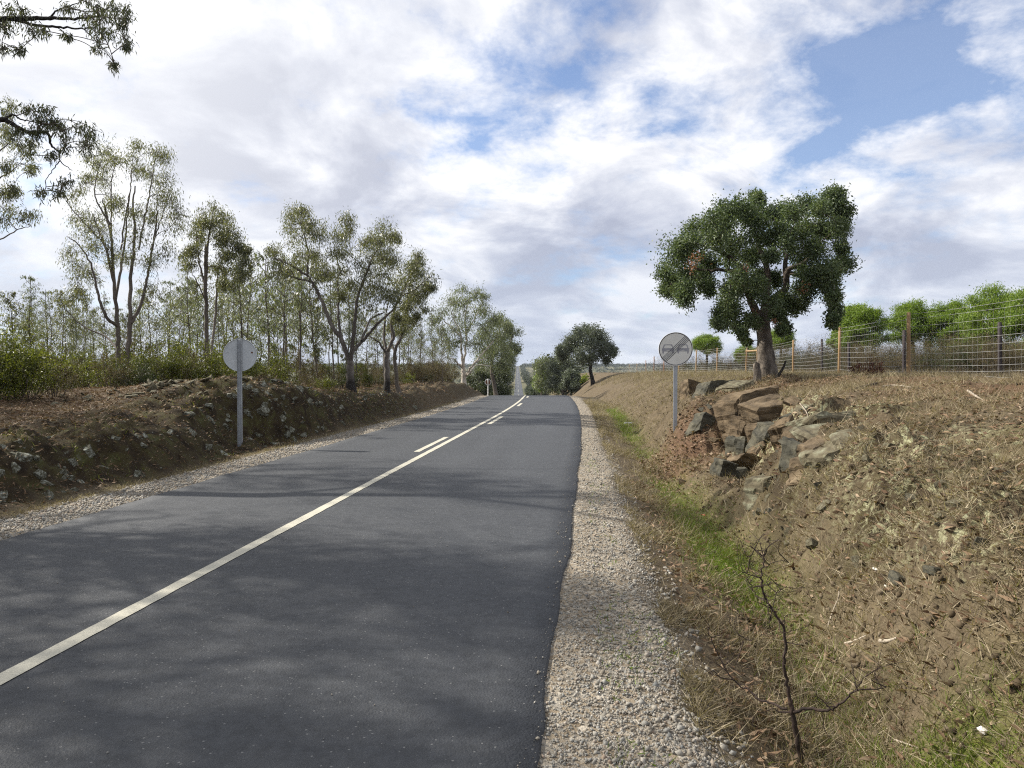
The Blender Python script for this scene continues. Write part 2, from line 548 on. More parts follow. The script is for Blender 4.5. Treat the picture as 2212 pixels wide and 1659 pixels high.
def asphalt_material():
    m, nt, b, out = new_mat('asphalt')
    tc = N(nt, 'ShaderNodeTexCoord')
    v = tc.outputs['Object']
    fine = noise(nt, v, 95, 3, 0.7)
    vor = N(nt, 'ShaderNodeTexVoronoi')
    vor.inputs['Scale'].default_value = 70
    nt.links.new(v, vor.inputs['Vector'])
    big = noise(nt, v, 0.7, 4, 0.6)
    mp = N(nt, 'ShaderNodeMapping')
    mp.inputs['Scale'].default_value = (1.1, 0.09, 1)
    mp.inputs['Rotation'].default_value = (0, 0, math.radians(5.4))
    nt.links.new(v, mp.inputs[0])
    streak = noise(nt, mp.outputs[0], 1.6, 4, 0.6)
    base = ramp(nt, fine, [(.30, (.009, .010, .012)), (.5, (.026, .029, .033)), (.7, (.066, .071, .078))])
    base = mix_col(nt, 0.55, base, ramp(nt, streak, [(.3, (.021, .023, .026)), (.7, (.043, .047, .053))]))
    base = mix_col(nt, 0.35, base, ramp(nt, big, [(.35, (.022, .024, .028)), (.65, (.043, .047, .052))]))
    lat = attr(nt, 'lat').outputs['Fac']
    lw = math_node(nt, 'ADD', math_node(nt, 'MULTIPLY', math_node(nt, 'ADD', lat, 3.0), 1 / 6.2), math_node(nt, 'MULTIPLY', math_node(nt, 'SUBTRACT', streak, .5), .05))
    trk = ramp(nt, lw, [(.08, 0.0), (.20, 1.0), (.28, .15), (.36, .9), (.46, 0.0), (.58, .1), (.635, 1.0), (.72, .15), (.80, 1.0), (.90, .1), (.99, 0.0)])
    base = mix_col(nt, math_node(nt, 'MULTIPLY', trk, 0.22), base, (.060, .064, .070))
    mott = noise(nt, v, 14, 5, 0.7)
    base = mix_col(nt, 0.30, base, ramp(nt, mott, [(.38, (.008, .009, .011)), (.62, (.054, .058, .065))]))
    # sparse pale aggregate chips
    sep = N(nt, 'ShaderNodeSeparateColor')
    nt.links.new(vor.outputs['Color'], sep.inputs[0])
    chip = math_node(nt, 'GREATER_THAN', sep.outputs[0], 0.972)
    close = math_node(nt, 'LESS_THAN', vor.outputs['Distance'], 0.36)
    base = mix_col(nt, math_node(nt, 'MULTIPLY', math_node(nt, 'MULTIPLY', chip, close), 0.8), base, (.17, .17, .165))
    nt.links.new(base, b.inputs['Base Color'])
    b.inputs['Roughness'].default_value = 0.66
    b.inputs['Specular IOR Level'].default_value = 0.42
    bn = N(nt, 'ShaderNodeBump')
    bn.inputs['Strength'].default_value = 0.7
    bn.inputs['Distance'].default_value = 0.006
    nt.links.new(math_node(nt, 'ADD', fine, math_node(nt, 'MULTIPLY', vor.outputs['Distance'], 0.6)), bn.inputs['Height'])
    nt.links.new(bn.outputs[0], b.inputs['Normal'])
    return m


def paint_material():
    m, nt, b, out = new_mat('road_paint')
    tc = N(nt, 'ShaderNodeTexCoord')
    n = noise(nt, tc.outputs['Object'], 70, 4, 0.7)
    n2 = noise(nt, tc.outputs['Object'], 3, 4, 0.6)
    f = math_node(nt, 'ADD', math_node(nt, 'MULTIPLY', n, 0.8), math_node(nt, 'MULTIPLY', n2, 0.35))
    c = ramp(nt, f, [(.36, (.13, .125, .11)), (.45, (.34, .325, .265)), (.7, (.48, .455, .365))])
    nt.links.new(c, b.inputs['Base Color'])
    b.inputs['Roughness'].default_value = 0.7
    bn = N(nt, 'ShaderNodeBump')
    bn.inputs['Strength'].default_value = 0.4
    bn.inputs['Distance'].default_value = 0.004
    nt.links.new(n, bn.inputs['Height'])
    nt.links.new(bn.outputs[0], b.inputs['Normal'])
    return m


def ground_material():
    """masks: mA = (gravel, green, leaf litter), mB = (moss-dark rock soil, red earth, far field)"""
    m, nt, b, out = new_mat('ground')
    tc = N(nt, 'ShaderNodeTexCoord')
    v = tc.outputs['Object']
    a = attr(nt, 'mA').outputs['Color']
    sa = N(nt, 'ShaderNodeSeparateColor')
    nt.links.new(a, sa.inputs[0])
    bb = attr(nt, 'mB').outputs['Color']
    sb = N(nt, 'ShaderNodeSeparateColor')
    nt.links.new(bb, sb.inputs[0])
    n_big = noise(nt, v, 0.55, 5, 0.6)
    n_mid = noise(nt, v, 4.5, 6, 0.65, 0.4)
    n_fine = noise(nt, v, 38, 4, 0.7)
    # dry soil and dead grass
    dry = ramp(nt, n_mid, [(.30, (.022, .016, .010)), (.45, (.062, .045, .027)), (.58, (.120, .090, .054)), (.75, (.21, .165, .105))])
    soil = ramp(nt, n_big, [(.3, (.052, .038, .023)), (.7, (.135, .102, .060))])
    base = mix_col(nt, 0.4, dry, soil)
    base = mix_col(nt, 0.35, base, ramp(nt, n_fine, [(.3, (.020, .015, .010)), (.7, (.22, .18, .12))]))
    # red earth
    red = ramp(nt, n_mid, [(.3, (.055, .031, .018)), (.7, (.15, .092, .055))])
    base = mix_col(nt, sb.outputs[1], base, red)
    # mossy dark schist soil
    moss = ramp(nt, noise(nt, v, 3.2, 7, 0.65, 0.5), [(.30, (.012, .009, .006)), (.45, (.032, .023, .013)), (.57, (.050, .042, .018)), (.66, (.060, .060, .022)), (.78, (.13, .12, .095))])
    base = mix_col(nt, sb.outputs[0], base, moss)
    md = attr(nt, 'mD').outputs['Fac']
    rk = ramp(nt, noise(nt, v, 3.0, 8, 0.62, 0.6), [(.3, (.028, .021, .013)), (.46, (.072, .050, .028)), (.6, (.135, .095, .053)), (.75, (.21, .165, .10))])
    base = mix_col(nt, md, base, rk)
    # pale crusts of lichen
    mc = attr(nt, 'mC').outputs['Fac']
    ln = ramp(nt, noise(nt, v, 13, 6, 0.7, 0.4), [(.50, 0.0), (.58, 1.0)])
    base = mix_col(nt, math_node(nt, 'MULTIPLY', mc, ln), base, ramp(nt, n_fine, [(.3, (.20, .195, .10)), (.7, (.40, .40, .26))]))
    # leaf litter
    lit = ramp(nt, n_fine, [(.3, (.060, .034, .021)), (.55, (.130, .080, .050)), (.75, (.23, .165, .110))])
    base = mix_col(nt, sa.outputs[2], base, lit)
    # green moss and grass
    gr = ramp(nt, n_mid, [(.3, (.070, .085, .014)), (.6, (.125, .150, .024)), (.8, (.18, .19, .05))])
    base = mix_col(nt, sa.outputs[1], base, gr)
    # gravel
    vor = N(nt, 'ShaderNodeTexVoronoi')
    vor.inputs['Scale'].default_value = 34
    nt.links.new(v, vor.inputs['Vector'])
    sv = N(nt, 'ShaderNodeSeparateColor')
    nt.links.new(vor.outputs['Color'], sv.inputs[0])
    gv = ramp(nt, sv.outputs[0], [(0, (.15, .12, .085)), (.35, (.27, .225, .165)), (.6, (.21, .21, .195)), (.85, (.36, .32, .26)), (1, (.46, .43, .37))])
    gv = mix_col(nt, 0.25, gv, ramp(nt, n_mid, [(.3, (.17, .125, .075)), (.7, (.33, .265, .18))]))
    base = mix_col(nt, sa.outputs[0], base, gv)
    # far field
    ff = ramp(nt, noise(nt, v, 0.012, 6, 0.65, 0.5), [(.3, (.050, .060, .028)), (.5, (.090, .088, .045)), (.7, (.145, .122, .070))])
    base = mix_col(nt, sb.outputs[2], base, ff)
    nt.links.new(base, b.inputs['Base Color'])
    b.inputs['Roughness'].default_value = 0.95
    b.inputs['Specular IOR Level'].default_value = 0.15
    bn = N(nt, 'ShaderNodeBump')
    bn.inputs['Strength'].default_value = 0.8
    bn.inputs['Distance'].default_value = 0.06
    h = math_node(nt, 'ADD', math_node(nt, 'MULTIPLY', n_fine, 0.5), math_node(nt, 'MULTIPLY', n_mid, 0.9))
    nt.links.new(h, bn.inputs['Height'])
    nt.links.new(bn.outputs[0], b.inputs['Normal'])
    return m


M['asphalt'] = asphalt_material()
M['paint'] = paint_material()
M['ground'] = ground_material()

# ------------------------------------------------------------------ road line and terrain height
_y = np.arange(-60, 9000, 0.5)
_sl = np.interp(_y, [-60, 24, 62, 9000], [0.094, 0.094, 0.0072, 0.0072])
_cx = np.cumsum(_sl) * 0.5
_cx = _cx - np.interp(6.0, _y, _cx) - 2.42
_rz = np.interp(_y, [-60, 44, 60, 120, 200, 280, 350, 400, 600, 925, 1200, 1500, 1750, 2300, 9000],
                [0, 0, -.47, -4.0, -9.0, -12.2, -12.8, -11.8, -8.2, -1.8, 5, 13.0, 17.0, 12, 12])
_seg = (_y > 44) & (_y <= 60)
_rz[_seg] = -0.0019 * (_y[_seg] - 44) ** 2


def _boxs(a, w):
    k = np.ones(w) / w
    return np.convolve(np.pad(a, (w // 2, w - 1 - w // 2), 'edge'), k, 'valid')


_far = _boxs(_boxs(_rz, 121), 121)
_w = smooth(70, 140, _y)
_rz = _rz * (1 - _w) + _far * _w


def cx(y):
    return np.interp(y, _y, _cx)


def RZ(y):
    return np.interp(y, _y, _rz)


def HT(t, y, fine=True):
    """terrain height at lateral offset t from the road's painted line"""
    t, y = np.broadcast_arrays(np.asarray(t, float), np.asarray(y, float))
    rz = RZ(y)
    z = rz - 0.05 + np.zeros_like(t)
    z = np.where((t < -2.45) | (t > 2.75), rz - 0.012, z)
    jit = fbm(t * 0 + 3.1, y * 0.35, 5, 3) * 0.25
    # ---- right: ditch and bank
    tr = t - jit * smooth(3.6, 4.4, t)
    prof = np.interp(tr, [3.0, 3.5, 4.1, 4.5, 4.75, 5.0, 5.3, 5.6, 6.1, 6.9, 8.0, 9.5, 11, 20, 60],
                     [0, -.04, -.26, -.40, -.30, .08, .50, .72, .86, 1.05, 1.27, 1.42, 1.48, 1.54, 1.50])
    prof_far = np.interp(tr, [3.0, 3.6, 4.3, 4.8, 6.0, 7.2, 8.5, 10, 12, 60],
                         [0, -.02, -.10, -.10, .55, 1.12, 1.42, 1.50, 1.50, 1.46])
    wf = smooth(17, 26, y)
    pr = prof * (1 - wf) + prof_far * wf
    # mound by the sign and knoll under the cork oak
    pr = pr + 0.20 * np.exp(-((t - 5.2) / .7) ** 2 - ((y - 15.0) / 1.6) ** 2)
    pr = pr + 0.20 * np.exp(-((t - 8.0) / 1.6) ** 2 - ((y - 18.8) / 3.0) ** 2)
    pr = pr + .22 * np.exp(-((t - 5.75) / .55) ** 2 - ((y - 7.9) / 1.1) ** 2) - .05 * np.exp(-((t - 4.9) / .3) ** 2 - ((y - 7.5) / 1.5) ** 2)
    # rock cut: steep step between 9 and 14 m
    wc = smooth(8.85, 9.45, y) * (1 - smooth(13.5, 15.0, y))
    cut = np.interp(tr, [4.9, 5.5, 5.9, 6.2, 6.55, 7.3], [-.10, -.02, .16, .80, .99, 1.12])
    inside = smooth(4.7, 5.0, t) * (1 - smooth(7.0, 7.5, t))
    pr = pr * (1 - wc * inside) + cut * wc * inside
    gx, gy = t * 2.6 + .8 * fbm(t * 2, y * 2, 37, 2), y * 1.9 + .8 * fbm(t * 2, y * 2, 38, 2)
    pr = pr + wc * inside * .30 * (hash2(np.floor(gx), np.floor(gy), 39) - .5) * smooth(5.3, 5.7, t)
    # spoil trench along the fence
    wt = smooth(8.0, 10.0, y) * (1 - smooth(15, 17.5, y))
    ridge = np.exp(-((t - 9.2 + 0.3 * np.sin(y * 1.3)) / .35) ** 2) * .13 - np.exp(-((t - 9.95 + 0.3 * np.sin(y * 1.3)) / .3) ** 2) * .22
    pr = pr + wt * ridge
    # beyond the crest the plateau stays while the road drops
    drop = smooth(110, 300, y)
    plate_w = smooth(4.6, 11.0, t)
    zr = np.where(y < 44, pr, pr * 1.0 + rz * (1 - plate_w * (1 - drop)))
    zr = zr * (1 - smooth(260, 420, y)) + rz * smooth(260, 420, y)
    # ---- left: verge and bank
    tl = -t
    jl = fbm(t * 0 + 9.3, y * 0.45, 11, 3) * 0.35
    hL = np.interp(y, [-10, 8, 10.5, 12.5, 14.5, 16.5, 18.5, 20.5, 24, 30, 40, 47, 54, 70, 120],
                   [.72, .74, .76, .84, 1.10, 1.44, 1.42, 1.10, .88, .90, .96, .98, .7, .45, .25])
    tl2 = tl + jl * smooth(3.4, 4.0, tl) * (1 - np.exp(-((y - 15.0) / 1.2) ** 2)) - .80 * np.exp(-((y - 15.2) / 2.0) ** 2) * smooth(3.0, 3.6, tl)
    face = .90 * smooth(3.40, 4.30, tl2) ** .9 + .10 * smooth(4.3, 5.6, tl2)
    zl = hL * face
    back = smooth(6.2, 9.5, tl2)
    plat = np.interp(y, [-10, 9, 13, 18, 40, 60, 100], [.95, .95, 1.02, 1.08, 1.02, .95, .7])
    zl = zl * (1 - back) + plat * back - .12 * np.exp(-((tl2 - 7.0) / .8) ** 2) * smooth(13, 15, y)
    zl = zl + rz * np.where(y < 44, 0, 1)
    zl = zl * (1 - smooth(260, 420, y)) + rz * smooth(260, 420, y)
    z = np.where(t > 3.0, zr - 0.012, z)
    z = np.where(t < -2.6, zl - 0.012, z)
    # relief
    x = t
    off = np.clip(np.maximum(t - 3.7, -t - 3.4), 0, 1)
    z = z + off * (0.10 * fbm(x * .9, y * .9, 1, 4) * smooth(4.6, 6, np.abs(t)))
    face_w = smooth(3.5, 4.0, -t) * (1 - smooth(5.3, 6.3, -t))
    z = z + face_w * (0.30 * fbm(x * 1.8, y * 1.8, 21, 5, .64) - .10 * np.abs(fbm(x * 4.5, y * 4.5, 23, 3)))
    rw = smooth(4.7, 5.2, t) * (1 - smooth(6.2, 7.2, t)) * smooth(2, 4, y) * (1 - smooth(22, 30, y))
    z = z + rw * (0.26 * fbm(x * 1.9, y * 1.9, 31, 5, .62) + .09 * np.abs(fbm(x * 5.5, y * 5.5, 33, 3)))
    far = smooth(80, 400, np.hypot(t, y))
    z = z + far * smooth(8, 60, np.abs(t)) * (2.2 * fbm(x * .01, y * .01, 41, 4) + 1.5 * fbm(x * .0022, y * .0022, 44, 3) * smooth(300, 1500, y))
    if fine:
        near = 1 - smooth(20, 45, y)
        z = z + near * off * (0.055 * fbm(x * 6, y * 6, 51, 4, .65) + .07 * smooth(4.8, 5.1, t) * (1 - smooth(6.3, 7.2, t)) * fbm(x * 7.5, y * 7.5, 57, 3, .6))
        g = np.where(t > 0, smooth(2.9, 3.05, t), smooth(2.45, 2.6, -t))
        z = z + near * g * 0.010 * fbm(x * 22, y * 22, 61, 2)
    return z


def H(x, y):
    return HT(np.asarray(x, float) - cx(y), y)


def steps(start, stop, d0, rate, centre):
    out, v = [start], start
    while v < stop:
        v += max(d0, rate * abs(v - centre))
        out.append(v)
    return out


ys = np.array(steps(-9.0, 1.5, 0.25, 0, 0)[:-1] + steps(1.5, 2600, 0.045, 0.0115, 0.0))
tr_ = steps(2.7, 2000, 0.042, 0.026, 4.5)
tl_ = [-v for v in steps(2.5, 2000, 0.055, 0.032, 3.0)]
ts = np.array(sorted(tl_) + list(np.linspace(-2.5, 2.7, 8)[1:-1]) + tr_)
Tg, Yg = np.meshgrid(ts, ys)
Zg = HT(Tg, Yg)
Xg = Tg + cx(Yg)
ny, ntt = Tg.shape
idx = np.arange(ny * ntt).reshape(ny, ntt)
quads = np.stack([idx[:-1, :-1], idx[:-1, 1:], idx[1:, 1:], idx[1:, :-1]], -1).reshape(-1, 4)


def masks(t, y):
    n = fbm(t * 1.7, y * 1.7, 71, 4)
    n2 = fbm(t * .6, y * .6, 75, 4)
    gr = np.where(t > 0, smooth(2.4, 2.7, t) * (1 - smooth(3.35, 3.75, t + n * .25)), smooth(2.2, 2.5, -t) * (1 - smooth(3.15, 3.45, -t + n * .15)))
    gr = gr * (1 - smooth(200, 600, y)) + smooth(200, 600, y) * smooth(2.2, 2.5, np.abs(t)) * (1 - smooth(4, 5, np.abs(t)))
    ditch = np.exp(-((t - 4.5) / .30) ** 2)
    yy = np.interp(y, [0, 2.6, 3.1, 3.6, 4.6, 5.5, 6.6, 7.5, 8.8, 10, 11.5, 13, 18, 22, 30, 40], [.2, .8, .8, .10, .05, .2, .85, 1.0, .85, .55, .35, .1, .1, .6, .45, 0])
    green = np.clip(ditch * yy * 1.25 + n * .5 * ditch, 0, 1)
    green = np.maximum(green, .5 * np.exp(-((t - 7.3) / .5) ** 2 - ((y - 6.2) / .6) ** 2))
    litter = np.clip(1.3 * np.exp(-((t - 5.0) / .75) ** 2 - ((y - 13.8) / 1.7) ** 2) + .95 * np.exp(-((t - 7.6) / 1.5) ** 2 - ((y - 17.2) / 1.7) ** 2) + n * .3, 0, 1)
    litter *= (litter > .25)
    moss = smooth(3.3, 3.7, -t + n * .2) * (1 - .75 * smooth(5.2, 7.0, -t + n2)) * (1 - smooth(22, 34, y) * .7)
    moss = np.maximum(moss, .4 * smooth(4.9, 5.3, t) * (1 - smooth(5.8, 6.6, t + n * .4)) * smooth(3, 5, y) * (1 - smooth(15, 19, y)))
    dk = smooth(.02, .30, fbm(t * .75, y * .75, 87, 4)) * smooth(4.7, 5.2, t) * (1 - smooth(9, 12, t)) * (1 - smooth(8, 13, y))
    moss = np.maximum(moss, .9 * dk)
    red = smooth(7.2, 8.6, t + n * .8) * (1 - smooth(13, 17, y)) * .85
    red = np.maximum(red, .35 * smooth(5, 7, -t + n2) * (1 - smooth(30, 60, y)))
    farm = smooth(90, 260, y)
    lich = smooth(5.0, 5.4, t) * (1 - smooth(7.0, 8.2, t + n)) * smooth(3, 4.5, y) * (1 - smooth(11, 14, y)) * smooth(-.15, .35, n2 + .3 * n)
    rock = smooth(8.4, 9.4, y) * (1 - smooth(14, 15.2, y)) * smooth(5.5, 5.8, t + n * .2) * (1 - smooth(6.6, 7.1, t + n * .5))
    A = np.stack([gr, green * (1 - gr), litter * (1 - gr), np.ones_like(gr)], -1)
    B = np.stack([moss, np.clip(red, 0, 1), farm, np.ones_like(gr)], -1)
    return A, B, np.clip(lich, 0, 1), np.clip(rock * (.7 + n * .8), 0, 1)


mA, mB, mC, mD = masks(Tg, Yg)
ground_me = np_mesh('ground', np.stack([Xg, Yg, Zg], -1).reshape(-1, 3), quads, True, {'mA': mA.reshape(-1, 4), 'mB': mB.reshape(-1, 4), 'mC': mC.ravel(), 'mD': mD.ravel()})
ground = tag(add('ground', ground_me, M['ground']), 'dry grass banks, ditch and rolling ground along the road', kind='structure')

# ------------------------------------------------------------------ road
ry = np.array(steps(-9.0, 1.5, 0.3, 0, 0)[:-1] + steps(1.5, 1900, 0.06, 0.012, 0.0))
eL = -2.5 + 0.022 * fbm(ry * 3.0, ry * 0, 81, 3) + .03 * fbm(ry * .5, ry * 0, 82, 2)
eR = np.interp(ry, [0, 2.87, 4.24, 6.57, 13.5, 19, 40], [2.80, 2.825, 2.85, 2.92, 3.03, 3.07, 3.0]) + 0.022 * fbm(ry * 4.0, ry * 0 + 5, 83, 3) + .015 * fbm(ry * .6, ry * 0 + 5, 84, 2)
frac = np.concatenate([[0, 0.004], np.linspace(0.05, 0.95, 9), [0.996, 1.0]])
Tr = eL[:, None] + (eR - eL)[:, None] * frac[None, :]
Yr = np.repeat(ry[:, None], len(frac), 1)
Zr = RZ(Yr) + 0.010
Zr[:, 0] -= 0.05
Zr[:, -1] -= 0.05
Xr = Tr + cx(Yr)
ir = np.arange(Tr.size).reshape(Tr.shape)
qr = np.stack([ir[:-1, :-1], ir[:-1, 1:], ir[1:, 1:], ir[1:, :-1]], -1).reshape(-1, 4)
road = tag(add('road', np_mesh('road', np.stack([Xr, Yr, Zr], -1).reshape(-1, 3), qr, True, {'lat': Tr.ravel()}), M['asphalt']), 'dark grey asphalt country road running to the far hill', kind='structure')


def stripe(name, t0, w, y0, y1, label=None):
    n = max(2, int((y1 - y0) / 0.12)) if y1 < 120 else int((y1 - y0) / 4)
    yy = np.linspace(y0, y1, n)
    near = (yy < 40) * 1.0
    a = t0 - w / 2 + near * .006 * fbm(yy * 9, yy * 0, 91, 2)
    b = t0 + w / 2 + near * .006 * fbm(yy * 9, yy * 0 + 3, 92, 2)
    Tt = np.stack([a, b], 1)
    Yt = np.repeat(yy[:, None], 2, 1)
    V = np.stack([Tt + cx(Yt), Yt, RZ(Yt) + 0.0145], -1).reshape(-1, 3)
    i = np.arange(n - 1) * 2
    o = add(name, np_mesh(name, V, np.stack([i, i + 1, i + 3, i + 2], 1)), M['paint'], road)
    if label:
        o['label'] = label
    return o


stripe('solid_line', 0.0, 0.115, 1.6, 62, 'worn cream solid centre line')
stripe('line_dash', -0.24, 0.115, 14.1, 17.3, 'long cream dash left of the solid line')
for y0, y1 in ((21.6, 25.2), (33.0, 36.0), (44.0, 47.0)):
    stripe('line_dash', 0.25, 0.125, y0, y1)
for k in range(12):
    stripe('line_dash', 0.0, 0.16, 380 + k * 70, 415 + k * 70)

# ------------------------------------------------------------------ tree building
def grow_tree(name, label, cat, base, limbs, blobs, depth, px2=lambda c: c, leaf=EUC_LEAF, leaf_size=(.12, .024), per_blob=150, droop=0.75,
              mat_leaf='euc_leaf', mat_bark='bark_pale', crown_depth=1.0, copies=3, sub=5, seed=1, burnt=0.0, twig_r=.006, group=None, jitter=0.35,
              depth_scale=1.0, spread=1.0, bark_trunk=None, name_crown='crown'):
    """limbs: list of (points, r0, r1) with points (px, py[, depth offset]) in image space; blobs: (px, py, r)"""
    r = np.random.default_rng(seed)
    base = np.asarray(base, float)
    root = empty(name, base, label, cat, group)
    k = depth / F
    nodes, nrad = [], []
    for i, (pts, r0, r1) in enumerate(limbs):
        w = []
        for q in pts:
            dd = q[2] if len(q) > 2 else 0.0
            w.append(P(*px2(q[:2]), depth + dd))
        w = np.array(w)
        if i == 0:
            w[0] = base - np.array([0, 0, .12])
        c = catmull(w, 6)
        c[1:-1] += r.normal(size=(len(c) - 2, 3)) * 0.010 * depth / 20
        rad = np.linspace(r0, r1, len(c))
        if i == 0:
            hgt = c[:, 2] - base[2]
            rad = rad * (1 + .55 * np.exp(-np.clip(hgt, 0, 9) / (r0 * 1.6)))
        tb = Tubes()
        tb.add(c, rad, 10 if r0 > .05 else 7)
        add('trunk' if i == 0 else 'limb', tb.mesh('limb', base), M[bark_trunk if (i == 0 and bark_trunk) else mat_bark], root)
        if i > 0 or len(limbs) < 3:
            nodes += list(c[2:])
            nrad += list(rad[2:])
        else:
            nodes += list(c[len(c) // 2:])
            nrad += list(rad[len(c) // 2:])
    if burnt > 0:
        pass
    nodes, nrad = np.array(nodes), np.array(nrad)
    B = np.array([[*px2((b[0], b[1])), b[2]] for b in blobs], float)
    sc = px2((1, 0))[0] - px2((0, 0))[0] if px2((1, 0))[0] != px2((0, 0))[0] else 1.0
    ctr = B[:, :2].mean(0)
    ext = np.abs(B[:, :2] - ctr).max(0) + 1e-6
    tw = Tubes()
    lp, ld = [], []
    level1 = []
    for b in B:
        rr = min(.96, np.hypot(*((b[:2] - ctr) / ext)) * .75)
        lim = math.sqrt(1 - rr * rr) * crown_depth
        for cpy in range(copies):
            dy = r.uniform(-1, 1) * lim
            jx, jy = r.normal(size=2) * b[2] * sc * .38
            c = P(b[0] + jx, b[1] + jy, depth + dy)
            rad = b[2] * sc * k * depth_scale * r.uniform(.65, 1.05)
            level1.append((c, rad))
    order = np.argsort([np.min(np.linalg.norm(nodes - c, axis=1)) for c, _ in level1])
    for o_ in order:
        c, rad = level1[o_]
        dv = nodes - c
        cost = np.linalg.norm(dv, axis=1) + 0.7 * np.clip(dv[:, 2], 0, None) - 0.0
        j = int(np.argmin(cost))
        s = nodes[j]
        mid = (s + c) / 2 + r.normal(size=3) * .10 * np.linalg.norm(c - s) + np.array([0, 0, .10 * np.linalg.norm(c - s)])
        path = catmull([s, mid, c], 4)
        r0 = min(nrad[j] * .7, .006 + .018 * np.linalg.norm(c - s))
        rads = np.linspace(max(r0, twig_r * 1.3), twig_r, len(path))
        tw.add(path, rads, 5)
        nodes = np.vstack([nodes, path[2:]])
        nrad = np.concatenate([nrad, rads[2:]])
        local = path[-4:]
        for s_ in range(sub):
            v = r.normal(size=3)
            v /= np.linalg.norm(v)
            e = c + v * rad * r.uniform(.35, 1.0) * np.array([1, 1, .9])
            st = local[r.integers(len(local))]
            m2 = (st + e) / 2 + np.array([0, 0, .12 * rad])
            pth = catmull([st, m2, e], 3)
            tw.add(pth, np.linspace(twig_r, twig_r * .45, len(pth)), 4)
            nl = int(per_blob / sub * r.uniform(.6, 1.4))
            tpos = pth[r.integers(len(pth) // 2, len(pth), nl)] + r.normal(size=(nl, 3)) * rad * jitter * spread
            lp.append(tpos)
            out = (tpos - c) / (rad + 1e-6)
            ld.append(np.array([0, 0, -1.0]) * droop + out * .35 * (1 - droop) + r.normal(size=(nl, 3)) * (.38 if droop > .5 else .8))
    add('branches', tw.mesh('branches', base), M['twig'] if mat_bark != 'bark_white' else M['bark_pale'], root)['kind'] = 'stuff'
    lp, ld = np.concatenate(lp), np.concatenate(ld)
    n = len(lp)
    L = leaf_size[0] * r.uniform(.6, 1.25, n)
    W = leaf_size[1] * r.uniform(.7, 1.25, n)
    me = scatter(leaf[0], leaf[1], lp - base, frames(ld, r), np.stack([W, L, L], 1), 'crown')
    add(name_crown, me, M[mat_leaf], root)
    return root


def sapling_mesh(name, label, group, h, seed, lean=.06, nb=16, per=70, leaf_size=(.13, .022), mat_leaf='euc_leaf', mat_bark='bark_grey', crown_from=.4, width=.28, r0=None, cat='tree'):
    """a slender young tree of height h standing at the origin"""
    r = np.random.default_rng(seed)
    root = empty(name, (0, 0, 0), label, cat, group)
    r0 = r0 or h * .0085
    zz = np.linspace(0, h, 7)
    st = np.stack([np.cumsum(r.normal(size=7)) * lean * h * .12, np.cumsum(r.normal(size=7)) * lean * h * .12, zz], 1)
    st -= st[0]
    st[0, 2] = -.15
    c = catmull(st, 4)
    rad = np.linspace(r0, r0 * .22, len(c))
    tb = Tubes()
    tb.add(c, rad, 7)
    add('trunk', tb.mesh('trunk'), M[mat_bark], root)
    tw = Tubes()
    lp, ld = [], []
    for i in range(nb):
        f = crown_from + (1 - crown_from) * (i + r.random()) / nb
        s = c[min(len(c) - 1, int(f * (len(c) - 1)))]
        a = i * 2.4 + r.normal() * .5
        ln = h * width * (1.15 - .75 * abs(f - .62) / .4) * r.uniform(.5, 1.0)
        e = s + np.array([math.cos(a) * ln * .7, math.sin(a) * ln * .7, ln * r.uniform(.35, .9)])
        pth = catmull([s, (s + e) / 2 - np.array([0, 0, .06 * ln]), e], 4)
        tw.add(pth, np.linspace(r0 * .35, r0 * .10, len(pth)), 4)
        for q in range(4):
            st2 = pth[r.integers(len(pth) // 3, len(pth))]
            e2 = st2 + r.normal(size=3) * ln * .28 + np.array([0, 0, -.05 * ln])
            tw.add(np.array([st2, (st2 + e2) / 2 + [0, 0, .03 * ln], e2]), np.array([.12, .1, .05]) * r0, 3)
            n = per // 4
            tp = st2 + (e2 - st2) * r.uniform(.3, 1.15, (n, 1)) + r.normal(size=(n, 3)) * ln * .12
            lp.append(tp)
            ld.append(np.array([0, 0, -.75]) + r.normal(size=(n, 3)) * .42)
    add('branches', tw.mesh('branches'), M['twig'], root)['kind'] = 'stuff'
    lp, ld = np.concatenate(lp), np.concatenate(ld)
    n = len(lp)
    L = leaf_size[0] * r.uniform(.6, 1.25, n)
    W = leaf_size[1] * r.uniform(.7, 1.25, n)
    add('crown', scatter(*EUC_LEAF, lp, frames(ld, r), np.stack([W, L, L], 1), 'crown'), M[mat_leaf], root)
    return root


